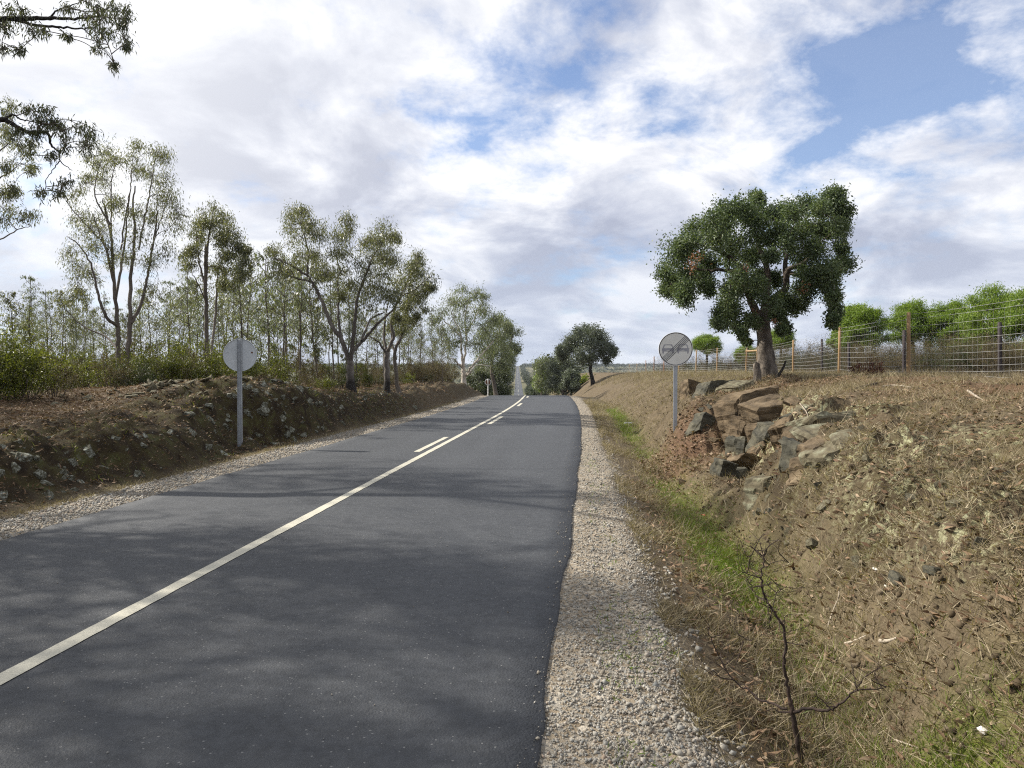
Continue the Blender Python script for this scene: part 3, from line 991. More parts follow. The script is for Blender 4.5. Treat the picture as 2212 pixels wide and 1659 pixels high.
def shrub(name, label, cat, group, h, w, seed, nleaf=1800, leaf_size=(.05, .018), mat='shrub_green', nst=14, up=.4, leaf=OAK_LEAF, dens=.5, mat_st='twig', top=.55, rs=.009):
    r = np.random.default_rng(seed)
    root = empty(name, (0, 0, 0), label, cat, group)
    tw = Tubes()
    ends = []
    for i in range(nst):
        a = r.uniform(0, 2 * math.pi)
        rr = w * .5 * math.sqrt(r.random())
        hh = h * (1 - .45 * (rr / (w * .5)) ** 2) * r.uniform(.65, 1.05)
        b0 = np.array([math.cos(a) * rr * .35, math.sin(a) * rr * .35, -.05])
        e = np.array([math.cos(a) * rr, math.sin(a) * rr, hh])
        m = (b0 + e) / 2 + r.normal(size=3) * .06 * h
        pth = catmull([b0, m, e], 4)
        tw.add(pth, np.linspace(rs, rs * .3, len(pth)), 4)
        for q in range(4):
            s = pth[r.integers(3, len(pth))]
            e2 = s + r.normal(size=3) * .13 * h + np.array([0, 0, .10 * h])
            tw.add(np.array([s, (s + e2) / 2, e2]), np.array([.4, .3, .15]) * rs, 3)
            ends.append((s, e2))
    add('stems', tw.mesh('stems'), M[mat_st], root)['kind'] = 'stuff'
    if nleaf:
        j = r.integers(len(ends), size=nleaf)
        S = np.array([q[0] for q in ends])[j]
        E = np.array([q[1] for q in ends])[j]
        lp = S + (E - S) * r.uniform(0, 1.2, (nleaf, 1)) + r.normal(size=(nleaf, 3)) * .05 * h * dens / .5
        lp[:, 2] = np.abs(lp[:, 2])
        ld = r.normal(size=(nleaf, 3)) * .7 + np.array([0, 0, up])
        L = leaf_size[0] * r.uniform(.6, 1.3, nleaf)
        W = leaf_size[1] * r.uniform(.7, 1.3, nleaf)
        add('foliage', scatter(*leaf, lp, frames(ld, r), np.stack([W, L, L], 1), 'foliage'), M[mat], root)
    return root


def at_ground(px, Y, dz=0.0):
    x = (px - CXP) / F * Y
    return np.array([x, Y, float(H(x, Y)) + dz])


# crop-to-image maps for the tracing grids
c1 = lambda q: (q[0] * .15068, q[1] * .15068)
c2 = lambda q: (q[0] * .19588, 225 + q[1] * .19588)
c3 = lambda q: (250 + q[0] * .14313, 175 + q[1] * .14313)
c5 = lambda q: (625 + q[0] * .13560, 175 + q[1] * .13560)
c6 = lambda q: (800 + q[0] * .10546, 275 + q[1] * .10546)

# ------------------------------------------------------------------ cork oak
D = 19.0
base = at_ground(767, D)
oak_blobs = [(380, 600, 110), (330, 720, 80), (330, 860, 60), (430, 520, 80), (520, 470, 90), (600, 370, 90), (700, 310, 90), (820, 290, 90), (930, 270, 80),
             (985, 180, 45), (1000, 330, 80), (1130, 300, 90), (1250, 280, 90), (1370, 250, 90), (1480, 210, 80), (1570, 140, 60), (1580, 220, 60),
             (1590, 330, 60), (1550, 420, 80), (1600, 520, 60), (1600, 650, 70), (1550, 750, 80), (1540, 900, 55), (1545, 1000, 50), (1535, 1075, 45),
             (1450, 800, 90), (1350, 720, 90), (1300, 850, 85), (1200, 950, 70), (1280, 970, 50), (1130, 950, 80), (1150, 1060, 55), (1000, 880, 90),
             (900, 830, 100), (800, 760, 90), (760, 880, 100), (700, 980, 70), (690, 1080, 40), (800, 1020, 75), (850, 1150, 45), (880, 1215, 35),
             (930, 1080, 50), (480, 880, 65), (600, 850, 60), (550, 760, 80), (450, 720, 80), (600, 640, 90), (680, 480, 100), (800, 480, 100),
             (800, 600, 100), (930, 450, 100), (1050, 450, 90), (950, 600, 70), (1080, 600, 50), (1200, 450, 100), (1330, 420, 100), (1250, 600, 90),
             (1400, 550, 90), (1450, 400, 90), (1180, 1130, 45), (1450, 690, 80), (1100, 780, 70), (1000, 760, 60), (390, 830, 60)]
oak_limbs = [([(1045, 1465), (1040, 1330), (1028, 1200), (1015, 1080)], .215, .175),
             ([(1018, 1090), (945, 965, -.2), (900, 850, -.3), (870, 705, -.5), (745, 590, -.6), (640, 540, -.6)], .12, .04),
             ([(1022, 1090), (1040, 900, .2), (1050, 710, .3), (985, 520, .3), (950, 370, .4)], .13, .03),
             ([(1022, 1080), (1110, 920, .1), (1185, 830, .0), (1200, 700, -.2), (1330, 640, -.3), (1430, 480, -.4)], .13, .03),
             ([(1190, 760, -.1), (1175, 520, .2), (1180, 330, .3)], .07, .02),
             ([(870, 720, -.4), (720, 700, .2), (560, 700, .5), (420, 640, .5)], .06, .02),
             ([(1200, 720, -.2), (1350, 760, .4), (1480, 780, .6)], .06, .02)]
oak = grow_tree('cork_oak', 'broad dark green cork oak with thick rugged trunk on the right bank', 'tree', base, oak_limbs, oak_blobs, D, c5,
                leaf=OAK_LEAF, leaf_size=(.075, .036), per_blob=680, droop=.25, mat_leaf='oak_leaf', mat_bark='cork_limb', bark_trunk='cork', crown_depth=2.1, copies=3, sub=6,
                seed=11, twig_r=.007, jitter=.42)
for i, (qx, qy, n_, s_) in enumerate(((515, 610, 75, .09), (500, 685, 45, .07), (888, 690, 25, .06), (1308, 835, 40, .07), (1100, 1080, 25, .05), (950, 1010, 20, .06))):
    r = np.random.default_rng(400 + i)
    c = P(*c5((qx, qy)), D - 2.0 if i < 3 else D - 1.3)
    lp = c + r.normal(size=(n_, 3)) * s_ - base
    o = add('dead_leaf_clump', scatter(*OAK_LEAF, lp, frames(r.normal(size=(n_, 3)), r), np.stack([r.uniform(.025, .04, n_), r.uniform(.05, .08, n_), r.uniform(.05, .08, n_)], 1), 'dead_leaf_clump'), M['dead_leaf'], oak)
    o['label'] = 'rust brown dead leaf clump'
    o['kind'] = 'stuff'

# ------------------------------------------------------------------ left eucalyptus trees
D = 25.0
multi = grow_tree('eucalyptus_tree', 'large eucalyptus with four spreading stems and a blackened base', 'tree', at_ground(351, D), [
    ([(708, 1465), (700, 1380), (700, 1300)], .15, .125),
    ([(695, 1310), (640, 1150), (570, 1050), (510, 900), (460, 790), (402, 690), (410, 560), (380, 430), (350, 330)], .085, .016),
    ([(640, 1150), (618, 1000, .4), (620, 860, .7), (618, 720, .9), (660, 640, 1.0)], .055, .022),
    ([(705, 1310), (730, 1050, -.3), (742, 930, -.4), (770, 800, -.4), (830, 640, -.5), (860, 570, -.5), (920, 480, -.5)], .072, .016),
    ([(712, 1240), (830, 1110, .3), (900, 1030, .3), (1000, 940, .2), (1050, 850, .2), (1100, 770, .2)], .062, .016),
    ([(400, 700), (300, 640), (220, 600), (170, 580)], .045, .014),
    ([(420, 745), (270, 705, .5), (200, 680, .6)], .04, .012),
    ([(780, 1160), (840, 1010, .8), (940, 960, 1.0)], .05, .02),
    ([(640, 700, 1.0), (610, 600, 1.0), (590, 500, 1.0)], .035, .012)],
    [(345, 260, 75), (330, 340, 90), (300, 430, 100), (430, 340, 80), (440, 430, 80), (200, 560, 90), (250, 680, 80), (450, 560, 80), (670, 370, 75), (640, 450, 80),
     (650, 540, 80), (660, 650, 90), (820, 450, 80), (930, 390, 95), (990, 450, 75), (900, 500, 90), (980, 560, 80), (860, 600, 90), (780, 700, 100), (540, 740, 90),
     (950, 720, 100), (820, 850, 100), (640, 830, 60), (1000, 860, 80), (350, 560, 80), (900, 850, 80), (720, 760, 80), (480, 680, 70), (950, 640, 80)],
    D, c3, per_blob=240, leaf_size=(.125, .024), crown_depth=1.9, seed=21, jitter=.33, mat_bark='bark_pale', bark_trunk='bark_burnt_base')
D = 27.5
grow_tree('eucalyptus_tree', 'eucalyptus with airy leaning crown just right of the large four-stemmed one', 'tree', at_ground(387, D), [
    ([(960, 1440), (955, 1330), (955, 1240)], .12, .10),
    ([(955, 1245), (1000, 1130), (990, 1000), (1050, 850), (1120, 700), (1185, 590)], .075, .015),
    ([(955, 1250), (935, 1120, .3), (945, 1000, .5), (960, 900, .6)], .06, .02),
    ([(955, 1250), (900, 1170, -.3), (840, 1130, -.3)], .05, .02),
    ([(1050, 850), (1150, 800, -.4), (1240, 720, -.5)], .03, .01)],
    [(1110, 680, 90), (1190, 590, 75), (1230, 700, 75), (1150, 790, 90), (1060, 770, 90), (1200, 850, 65), (1080, 930, 75), (1130, 620, 70), (1260, 780, 50), (1000, 980, 60), (1170, 960, 50)],
    D, c3, per_blob=270, leaf_size=(.125, .026), crown_depth=1.4, seed=22, jitter=.34, mat_bark='bark_pale', bark_trunk='bark_burnt_base')
D = 29.0
grow_tree('eucalyptus_tree', 'thin dark-stemmed eucalyptus at the right end of the near stand', 'tree', at_ground(399, D), [
    ([(1048, 1410), (1010, 1270), (1050, 1150)], .085, .06), ([(1050, 1150), (1075, 1000), (1110, 880), (1150, 800)], .055, .015), ([(1020, 1290), (990, 1150, .5), (985, 1040, .6)], .05, .015)],
    [(1120, 870, 70), (1170, 830, 60), (1080, 1000, 60), (1010, 1060, 60), (1130, 1010, 50), (1060, 1090, 45)], D, c3, per_blob=170, crown_depth=.9, seed=23, mat_bark='bark_grey')

D = 24.0
L1 = grow_tree('eucalyptus_tree', 'tallest many-stemmed eucalyptus of the left stand, sparse feathery top', 'tree', at_ground(121, D), [
    ([(612, 860), (606, 700), (602, 560), (592, 400), (580, 250), (568, 60), (545, -40), (525, -130)], .085, .02),
    ([(650, 860), (655, 650), (665, 480), (665, 330), (680, 150), (690, 20), (680, -100), (690, -200)], .085, .02),
    ([(668, 500), (720, 400, .3), (750, 280, .4), (780, 120, .5), (800, -40, .5), (805, -160, .5)], .06, .012),
    ([(604, 520), (545, 470, -.4), (500, 360, -.5), (470, 220, -.6), (400, 100, -.6), (340, 60, -.6)], .06, .012),
    ([(606, 640), (540, 570, .6), (430, 520, .8), (330, 430, .8)], .045, .012),
    ([(590, 380), (620, 200, .8), (640, 60, .9), (650, -60, .9), (670, -200, .9)], .05, .012),
    ([(585, 300), (540, 120, -.3), (500, 20, -.3), (470, -60, -.3)], .05, .012)],
    [(555, -45, 0.1)], D, c2, per_blob=5, seed=24, mat_bark='bark_grey', crown_depth=.1, copies=1, sub=1)
bl = [(720, 1000, 80), (640, 1050, 75), (760, 1080, 75), (900, 1000, 65), (1030, 1000, 75), (1080, 1060, 80), (1060, 1180, 80), (1000, 1150, 75), (850, 1120, 75),
      (680, 1200, 75), (1100, 1270, 90), (1150, 1380, 85), (1060, 1350, 85), (740, 1340, 65), (800, 1340, 65), (880, 1430, 65), (640, 1480, 85), (560, 1550, 85),
      (530, 1430, 65), (1190, 1480, 75), (1000, 1450, 60), (700, 1560, 85), (900, 1570, 85), (1100, 1600, 85), (600, 1640, 75), (560, 1180, 60), (500, 1290, 60),
      (850, 1700, 70), (750, 1720, 70), (450, 1720, 70), (520, 1800, 80), (980, 1740, 80), (620, 1850, 70), (1000, 1900, 70), (480, 1960, 60), (560, 1950, 50)]
# the crown of the tall tree is a second growth on the same root
tmp = grow_tree('eucalyptus_tree', 'x', 'tree', at_ground(121, D), [([(750, 1900), (745, 1659), (740, 1400), (735, 1230), (760, 1120), (770, 1010)], .03, .010),
     ([(740, 1500), (660, 1370), (630, 1270), (650, 1130), (690, 1010)], .03, .010), ([(720, 1659), (600, 1520, -.6), (480, 1390, -.7), (430, 1290, -.7)], .03, .008),
     ([(800, 1659), (830, 1450, .5), (860, 1300, .5), (870, 1150, .5), (890, 1000, .5)], .03, .008),
     ([(920, 1659), (970, 1400), (1000, 1250), (1020, 1100), (1050, 1000)], .03, .008), ([(1000, 1659), (1060, 1480, .8), (1110, 1300, .8)], .03, .01)],
     bl, D, c1, per_blob=150, leaf_size=(.125, .022), crown_depth=2.0, seed=25, jitter=.42, mat_bark='bark_grey')
for ch in list(tmp.children):
    if ch.name.startswith('trunk'):
        ch.name = 'limb'
    ch.parent = L1
for ch in list(L1.children):
    if ch.name.startswith('crown') and len(ch.data.vertices) < 200:
        bpy.data.objects.remove(ch)
bpy.data.objects.remove(tmp)

D = 26.0
grow_tree('eucalyptus_tree', 'slim eucalyptus with dense olive crown behind the left sign', 'tree', at_ground(207, D), [
    ([(1057, 830), (1055, 680), (1052, 450), (1048, 230), (1055, 100)], .085, .05),
    ([(1052, 260), (1060, 120), (1075, 0), (1090, -80)], .05, .014),
    ([(1052, 330), (1020, 200, .3), (1005, 80, .4), (1000, 0, .4)], .04, .012),
    ([(1080, 800), (1085, 600, .8), (1105, 420, .9), (1112, 250, .9), (1150, 140, .9)], .06, .02),
    ([(1054, 400), (1010, 300, -.5), (975, 230, -.5)], .03, .01)],
    [(1060, -60, 65), (1120, -40, 65), (1150, 20, 60), (1030, 0, 50), (1170, 80, 60), (1200, 140, 65), (1235, 210, 55), (1020, 70, 55), (1100, 60, 55), (1140, 150, 50), (990, 130, 50),
     (960, 200, 50), (1190, 240, 55), (1245, 130, 40), (1090, 200, 50), (1150, 300, 50)],
    D, c2, per_blob=290, leaf_size=(.115, .026), crown_depth=1.1, seed=26, jitter=.34, mat_bark='bark_grey')

D = 21.0
grow_tree('eucalyptus_tree', 'pale wispy eucalyptus cut off by the left picture edge', 'tree', np.array([-16.6, D, float(H(-16.6, D))]), [
    ([(-330, 2560), (-300, 1900), (-250, 1500), (-200, 1200), (-150, 900)], .13, .05),
    ([(-280, 1750), (-120, 1650), (0, 1590), (130, 1520), (210, 1500)], .035, .008), ([(-240, 1400), (-80, 1250), (0, 1180), (70, 1140), (140, 1070)], .035, .008),
    ([(-200, 1200), (-60, 1050), (60, 950), (90, 830)], .03, .008), ([(-200, 1350), (0, 1300), (80, 1250)], .02, .008)],
    [(40, 750, 55), (90, 940, 75), (180, 1000, 55), (50, 1090, 60), (220, 1130, 45), (100, 1240, 60), (40, 1300, 50), (60, 1440, 75), (170, 1430, 65), (30, 850, 60), (-80, 900, 90), (-90, 1200, 90),
     (-120, 1500, 90), (-200, 800, 100), (-300, 1100, 100)],
    D, c1, per_blob=140, leaf_size=(.12, .023), crown_depth=1.2, seed=27, jitter=.42, mat_bark='bark_grey')

# pale roadside eucalyptus near the crest and the darker ones behind it
D = 50.0
grow_tree('eucalyptus_tree', 'roadside eucalyptus with white trunk and limbs near the road crest', 'tree', at_ground(464, D), [
    ([(1500, 1480), (1492, 1400), (1488, 1320)], .17, .13),
    ([(1488, 1340), (1480, 1240), (1470, 1110), (1440, 1040), (1410, 960)], .085, .025), ([(1490, 1330), (1512, 1160, .5), (1505, 1000, .6), (1530, 870, .6)], .085, .025),
    ([(1500, 1410), (1560, 1320, -.6), (1640, 1230, -.8), (1700, 1160, -.8)], .08, .03), ([(1482, 1345), (1430, 1295, -.8), (1370, 1270, -.8)], .08, .02),
    ([(1560, 1320, -.6), (1660, 1270, -.9)], .07, .02), ([(1510, 1400), (1540, 1380, -1.0), (1580, 1330, -1.0), (1690, 1335, -1.0)], .06, .02),
    ([(1508, 1120, .5), (1570, 1000, .9), (1620, 900, 1.0)], .06, .02), ([(1472, 1120), (1380, 1040, .8), (1320, 980, .8)], .06, .02)],
    [(1500, 850, 70), (1570, 815, 70), (1650, 860, 55), (1410, 920, 70), (1330, 960, 70), (1450, 970, 90), (1560, 960, 90), (1640, 945, 60), (1350, 1080, 80), (1460, 1090, 80),
     (1550, 1080, 90), (1650, 1080, 90), (1700, 1000, 60), (1380, 1180, 55), (1600, 1190, 75), (1690, 1160, 80), (1290, 1020, 50), (1430, 1180, 60), (1530, 1200, 60), (1460, 880, 60)],
    D, c3, per_blob=190, leaf_size=(.17, .042), crown_depth=2.6, seed=28, jitter=.36, mat_leaf='euc_leaf_far', mat_bark='bark_white', twig_r=.012)
D = 72.0
grow_tree('eucalyptus_tree', 'grey green eucalyptus half hidden behind the white-limbed one', 'tree', at_ground(497, D), [
    ([(1690, 1520), (1690, 1350), (1700, 1200)], .22, .14), ([(1700, 1220), (1740, 1100), (1750, 1020)], .10, .03), ([(1695, 1260), (1640, 1130, 1), (1620, 1060, 1)], .09, .03)],
    [(1740, 1010, 60), (1720, 1090, 75), (1770, 1130, 65), (1660, 1120, 70), (1740, 1200, 80), (1660, 1230, 80), (1790, 1240, 60), (1710, 1290, 80), (1620, 1300, 70), (1780, 1330, 60)],
    D, c3, per_blob=420, leaf_size=(.20, .06), crown_depth=2.6, seed=29, jitter=.36, mat_leaf='euc_leaf_far', mat_bark='bark_grey', twig_r=.014)
D = 95.0
grow_tree('eucalyptus_tree', 'rounded grey green tree overhanging the road beyond the crest', 'tree', at_ground(496, D), [
    ([(1730, 1560), (1750, 1350), (1780, 1200)], .25, .14), ([(1800, 1230), (1830, 1130), (1820, 1080)], .09, .03), ([(1795, 1280), (1760, 1180, 1)], .09, .03)],
    [(1800, 1080, 50), (1830, 1120, 50), (1840, 1190, 40), (1780, 1160, 60), (1820, 1230, 60), (1780, 1290, 55), (1820, 1290, 30), (1740, 1350, 55), (1770, 1370, 35), (1855, 1230, 20)],
    D, c3, per_blob=420, leaf_size=(.24, .08), crown_depth=2.6, seed=30, jitter=.36, mat_leaf='euc_leaf_far', mat_bark='bark_grey', twig_r=.016)
for i, (qx, D, sd_, lb) in enumerate(((1600, 88.0, 31, 'dark bushy evergreen below the white-limbed eucalyptus'), (1700, 94.0, 32, 'dark bushy evergreen behind the far roadside sign'), (1745, 108.0, 33, 'dark bushy evergreen closest to the far road on its left'))):
    s_ = 50 if i < 2 else 45
    grow_tree('evergreen_bush', lb, 'bush', at_ground(c3((qx, 0))[0], D), [([(qx, 1560), (qx + 5, 1480), (qx, 1420)], .12, .06), ([(qx, 1450), (qx + 30, 1400)], .05, .02)],
              [(qx, 1400, s_), (qx - 50, 1430, s_), (qx + 45, 1420, s_), (qx - 30, 1480, s_), (qx + 30, 1490, s_), (qx + 60, 1500, 40), (qx - 60, 1500, 40), (qx, 1540, s_)], D, c3,
              leaf=OAK_LEAF, per_blob=320, leaf_size=(.20, .10), crown_depth=2.2, seed=sd_, droop=.3, mat_leaf='shrub_dark', mat_bark='bark_grey', twig_r=.014)

# near tree just outside the frame whose branches hang into the top left corner; it shades the road
D = 12.5
TRX, TRY = -11.2, 10.5
grow_tree('eucalyptus_tree', 'near eucalyptus whose dark leafy branches hang into the top left corner', 'tree', np.array([TRX, TRY, float(H(TRX, TRY))]), [
    ([(-260, 2600, -2), (-420, 1500, -1.8), (-450, 900, -1.2), (-420, 300, -.6), (-400, -300, 0)], .20, .07),
    ([(-440, 1000, -1.2), (-250, 860, -.6), (0, 795), (60, 810), (180, 875), (310, 880), (340, 960), (400, 1020)], .06, .012),
    ([(20, 800), (80, 762), (150, 795), (260, 815)], .02, .008),
    ([(395, 1010), (400, 1070), (480, 1130)], .012, .006), ([(400, 1065), (355, 1120), (300, 1200)], .010, .005),
    ([(-420, 380, -.6), (-200, 150, -.2), (0, 128), (210, 122), (330, 120), (520, 125), (660, 105)], .065, .012),
    ([(100, 130), (250, 170), (400, 183), (540, 190), (640, 180)], .03, .008), ([(320, 118), (400, 60), (520, 20)], .018, .007),
    ([(560, 195), (680, 310), (760, 400)], .010, .004),
    ([(-400, -250, 0), (-100, -350, .5), (200, -450, .8), (500, -500, 1)], .06, .02), ([(-420, 200, -.6), (-300, -300, -1.5), (-100, -700, -2.0), (100, -900, -2)], .07, .02)],
    [(150, 60, 70), (60, 60, 60), (30, 150, 50), (200, 190, 65), (280, 210, 40), (20, 220, 50), (130, 330, 35), (10, 330, 35), (440, 45, 40), (560, 30, 60), (620, 80, 65), (680, 50, 65), (740, 30, 75), (800, 60, 60),
     (660, 150, 70), (740, 140, 75), (810, 160, 55), (640, 210, 60), (720, 240, 60), (810, 250, 50), (840, 290, 30), (650, 320, 40), (770, 420, 45), (440, 250, 30), (840, 110, 40),
     (200, 720, 45), (300, 720, 55), (340, 780, 70), (270, 800, 65), (390, 800, 50), (420, 860, 50), (560, 830, 60), (600, 870, 50), (560, 930, 55), (590, 1010, 60), (440, 970, 40), (350, 850, 60),
     (360, 1020, 40), (300, 1260, 55), (440, 1200, 50), (400, 1280, 50), (110, 900, 50), (210, 1020, 45), (240, 880, 40),
     (-100, 100, 100), (-150, 750, 100), (0, -300, 130), (200, -400, 130), (450, -450, 130), (-200, -300, 150), (-350, -500, 150), (0, -750, 140), (-500, 0, 140), (-550, 500, 120), (100, -650, 130)],
    D, c1, per_blob=58, leaf_size=(.11, .019), crown_depth=.9, seed=41, jitter=.42, mat_leaf='euc_leaf_dark', mat_bark='bark_burnt', copies=2, sub=4)


def side_tree(x, y, h, seed, label, per=150, nb=34, width=.30):
    t = sapling_mesh('eucalyptus_tree', label, 'eucalyptus trees just left of the picture shading the road', h, seed, .05, nb, per, (.16, .034), 'euc_leaf_dark', 'bark_pale', .38, width, .16)
    t.location = (x, y, float(H(x, y)))
    return t


SIDE = 'tall eucalyptus just outside the left picture edge, seen by its shadow on the road'
for i, (x, y, h) in enumerate(((-9.2, 8.0, 7.4), (-10.6, 6.2, 7.8), (-12.6, 9.4, 9.4), (-15.5, 14.5, 11.5))):
    side_tree(x, y, h, 50 + i, SIDE)

# ------------------------------------------------------------------ young eucalyptus stand behind
GS = 'young eucalyptus trees in the dense stand behind the left bank'
LS = 'slender young eucalyptus in the dense stand behind the left bank'
variants = [sapling_mesh('eucalyptus_sapling', LS, GS, h, 60 + i, .08, nb, per, (.15, .034), ml, mb, cf, wd) for i, (h, nb, per, ml, mb, cf, wd) in enumerate((
    (6.0, 18, 66, 'euc_leaf', 'bark_grey', .35, .20), (5.0, 16, 68, 'euc_leaf_far', 'bark_grey', .3, .24), (6.6, 18, 60, 'euc_leaf_far', 'bark_pale', .45, .18), (4.2, 18, 80, 'euc_leaf', 'bark_grey', .2, .28)))]
def left_region(px):
    for lim, ph in ((55, 'at the left picture edge'), (100, 'left of the tallest many-stemmed eucalyptus'), (150, 'behind the tallest many-stemmed eucalyptus'), (195, 'between the tallest eucalyptus and the slim one'),
                    (262, 'behind the left sign'), (300, 'just right of the left sign'), (340, 'left of the large four-stemmed eucalyptus'), (375, 'behind the large four-stemmed eucalyptus'), (410, 'right of the large four-stemmed eucalyptus')):
        if px < lim:
            return ph
    return 'next to the white-limbed eucalyptus'


def right_region(px):
    for lim, ph in ((700, 'around the round sign'), (760, 'left of the cork oak trunk'), (793, 'just right of the cork oak trunk'), (840, 'between the two middle pine posts'), (905, 'left of the tallest pine post'), (960, 'right of the tallest pine post')):
        if px < lim:
            return ph
    return 'at the right picture edge'


r = np.random.default_rng(99)
spots = []
for px in np.arange(-10, 455, 6.0):
    D = r.uniform(30, 62) if px < 400 else r.uniform(38, 66)
    topy = np.interp(px, [0, 60, 130, 200, 280, 330, 400, 440, 460], [312, 296, 300, 270, 265, 275, 300, 330, 345]) + r.uniform(-14, 34)
    spots.append((px + r.normal() * 4, D, topy))
for px, D, topy in ((31, 26, 272), (12, 24, 290), (52, 30, 300), (75, 33, 318), (299, 30, 262), (318, 33, 250), (283, 34, 258), (270, 31, 246), (244, 30, 250), (420, 42, 332), (433, 48, 338)):
    spots.append((px, D, topy))
for i, (px, D, topy) in enumerate(spots):
    p = at_ground(px, D)
    top = P(px, topy, D)[2]
    v = variants[i % 4]
    h0 = (6.0, 5.0, 6.6, 4.2)[i % 4]
    s = max(.4, (top - p[2]) / (h0 * 1.02))
    lb = ('pale-barked thin' if i % 4 == 2 else 'low bushy' if i % 4 == 3 else 'slender grey-barked') + ' young eucalyptus ' + left_region(px)
    if i < 4:
        v.location, v.rotation_euler, v.scale = p, (0, 0, r.uniform(0, 6)), (s, s, s)
        v['label'] = lb
    else:
        copy_tree(v, p, r.uniform(0, 6.28), s, lb, GS)

# ------------------------------------------------------------------ undergrowth on the left
GU = 'leafy green shrubs under the eucalyptus stand'
LU = 'knee-high leafy green shrub in the undergrowth behind the left bank'
sv = [shrub('undergrowth_shrub', LU, 'shrub', GU, h, w, 110 + i, n, ls, m, 16, .4) for i, (h, w, n, ls, m) in enumerate((
    (1.0, 1.5, 3000, (.062, .022), 'shrub_green'), (.85, 1.3, 2600, (.055, .020), 'shrub_dark'), (1.15, 1.4, 2600, (.07, .022), 'shrub_green'), (1.0, 1.3, 1900, (.055, .016), 'shrub_brown')))]
r = np.random.default_rng(123)
sp = []
for px in np.arange(-25, 440, 9.5):
    sp.append((px + r.normal() * 4, np.interp(px, [0, 100, 200, 330, 440], [14.2, 17.4, 19.6, 26.5, 44]) + r.uniform(-.5, 2.5), r.uniform(.8, 1.25)))
for px in np.arange(-25, 450, 9.0):
    sp.append((px + r.normal() * 5, np.interp(px, [0, 100, 200, 330, 440], [20.5, 24, 26, 34, 52]) + r.uniform(0, 8), r.uniform(1.15, 1.95)))
sp = sp[:4] + [q for q in sp[4:] if r.random() < .84]
for i, (px, D, s) in enumerate(sp):
    s *= r.uniform(.72, 1.12)
    p = at_ground(px, D, -.05)
    k = (0, 3, 2, 3, 0, 1, 2, 3)[i % 8] if px < 300 else (3, 0, 3, 1)[i % 4]
    if i < 4:
        k = i
        sv[k].location, sv[k].rotation_euler, sv[k].scale = p, (0, 0, r.uniform(0, 6)), (s, s, s)
        sv[k]['label'] = ('leafy green', 'dark green', 'tall leafy green', 'dry brownish')[k] + ' undergrowth shrub ' + left_region(px)
    else:
        copy_tree(sv[k], p, r.uniform(0, 6.28), s, ('leafy green', 'dark green', 'tall leafy green', 'dry brownish')[k] + ' undergrowth shrub ' + left_region(px), GU)
# dry pale scrub near the crest
GD = 'dry brown shrubs beside the road crest'
LD = 'dry brown brush between the eucalyptus trees near the crest'
dv0 = shrub('dry_brush', LD, 'shrub', GD, 1.6, 1.8, 131, 3000, (.07, .02), 'shrub_brown', 22, .5)
for i, (px, D, s) in enumerate(((408, 40, 1), (420, 41, .9), (432, 43, 1.1), (442, 45, 1.0), (450, 47, .8), (426, 48, 1.3), (440, 52, 1.4), (372, 36, .8), (395, 35, .7))):
    p = at_ground(px, D, -.05)
    if i == 0:
        dv0.location, dv0.scale = p, (s, s, s)
    else:
        copy_tree(dv0, p, i * 1.7, s, LD, GD)

# ------------------------------------------------------------------ right side trees beyond the crest
D = 75.0
grow_tree('holm_oak', 'round grey green holm oak leaning above the right bank near the crest', 'tree', at_ground(593.5, D), [
    ([(2375 / 4, 1522 / 4), (2362 / 4, 1480 / 4), (2358 / 4, 1440 / 4)], .20, .15),
    ([(589.5, 362), (584, 354), (576, 348, .5)], .10, .03), ([(589.5, 361), (594, 350), (600, 343, -.4)], .10, .03)],
    [(577, 336, 7), (586, 333, 6.5), (594, 335, 7), (601, 341, 7), (608, 347, 6), (612, 353, 4.5), (607, 358, 5), (598, 351, 7), (588, 345, 8), (577, 348, 8), (568, 352, 6.5), (563, 357, 5), (580, 358, 6), (592, 357, 5), (570, 342, 6), (561, 350, 4)],
    D, lambda q: (q[0], q[1]), leaf=OAK_LEAF, leaf_size=(.19, .10), per_blob=480, droop=.25, mat_leaf='oak_leaf_far', mat_bark='bark_burnt', crown_depth=2.6, seed=71, twig_r=.016, copies=3, jitter=.45, depth_scale=1.15)
for i, (px, py, s, D, m, lb) in enumerate(((547, 371, 1.35, 105.0, 'euc_leaf_far', 'grey leafy roadside tree in the dip right of the far road'), (562, 370, 1.3, 95.0, 'oak_leaf_far', 'olive green tree in the dip left of the holm oak'),
                                           (541, 380, .62, 130.0, 'pine_leaf', 'small fresh green bush beside the grey roadside tree'), (571, 378, .7, 88.0, 'oak_leaf_far', 'low dark tree at the foot of the holm oak'))):
    grow_tree('roadside_tree', lb, 'tree', at_ground(px, D), [([(px, py + 24 * s), (px + 1, py + 10 * s), (px, py)], .16, .08), ([(px, py + 5), (px + 5 * s, py - 5 * s)], .06, .02)],
              [(px, py - 8 * s, 6 * s), (px - 7 * s, py - 3 * s, 6 * s), (px + 7 * s, py - 4 * s, 6 * s), (px - 4 * s, py + 4 * s, 6 * s), (px + 5 * s, py + 5 * s, 6 * s), (px - 8 * s, py + 10 * s, 5 * s), (px + 8 * s, py + 12 * s, 5 * s), (px, py + 13 * s, 6 * s)],
              D, lambda q: (q[0], q[1]), leaf=OAK_LEAF, leaf_size=(.24, .11), per_blob=420, droop=.3, mat_leaf=m, mat_bark='bark_grey', crown_depth=2.4, seed=75 + i, twig_r=.016)
GL = 'lime green bushes behind the right bank crest'
LL = 'lime green bush showing under the holm oak'
lm = shrub('lime_bush', LL, 'bush', GL, 1.8, 3.0, 141, 2200, (.20, .09), 'lime', 14, .3)
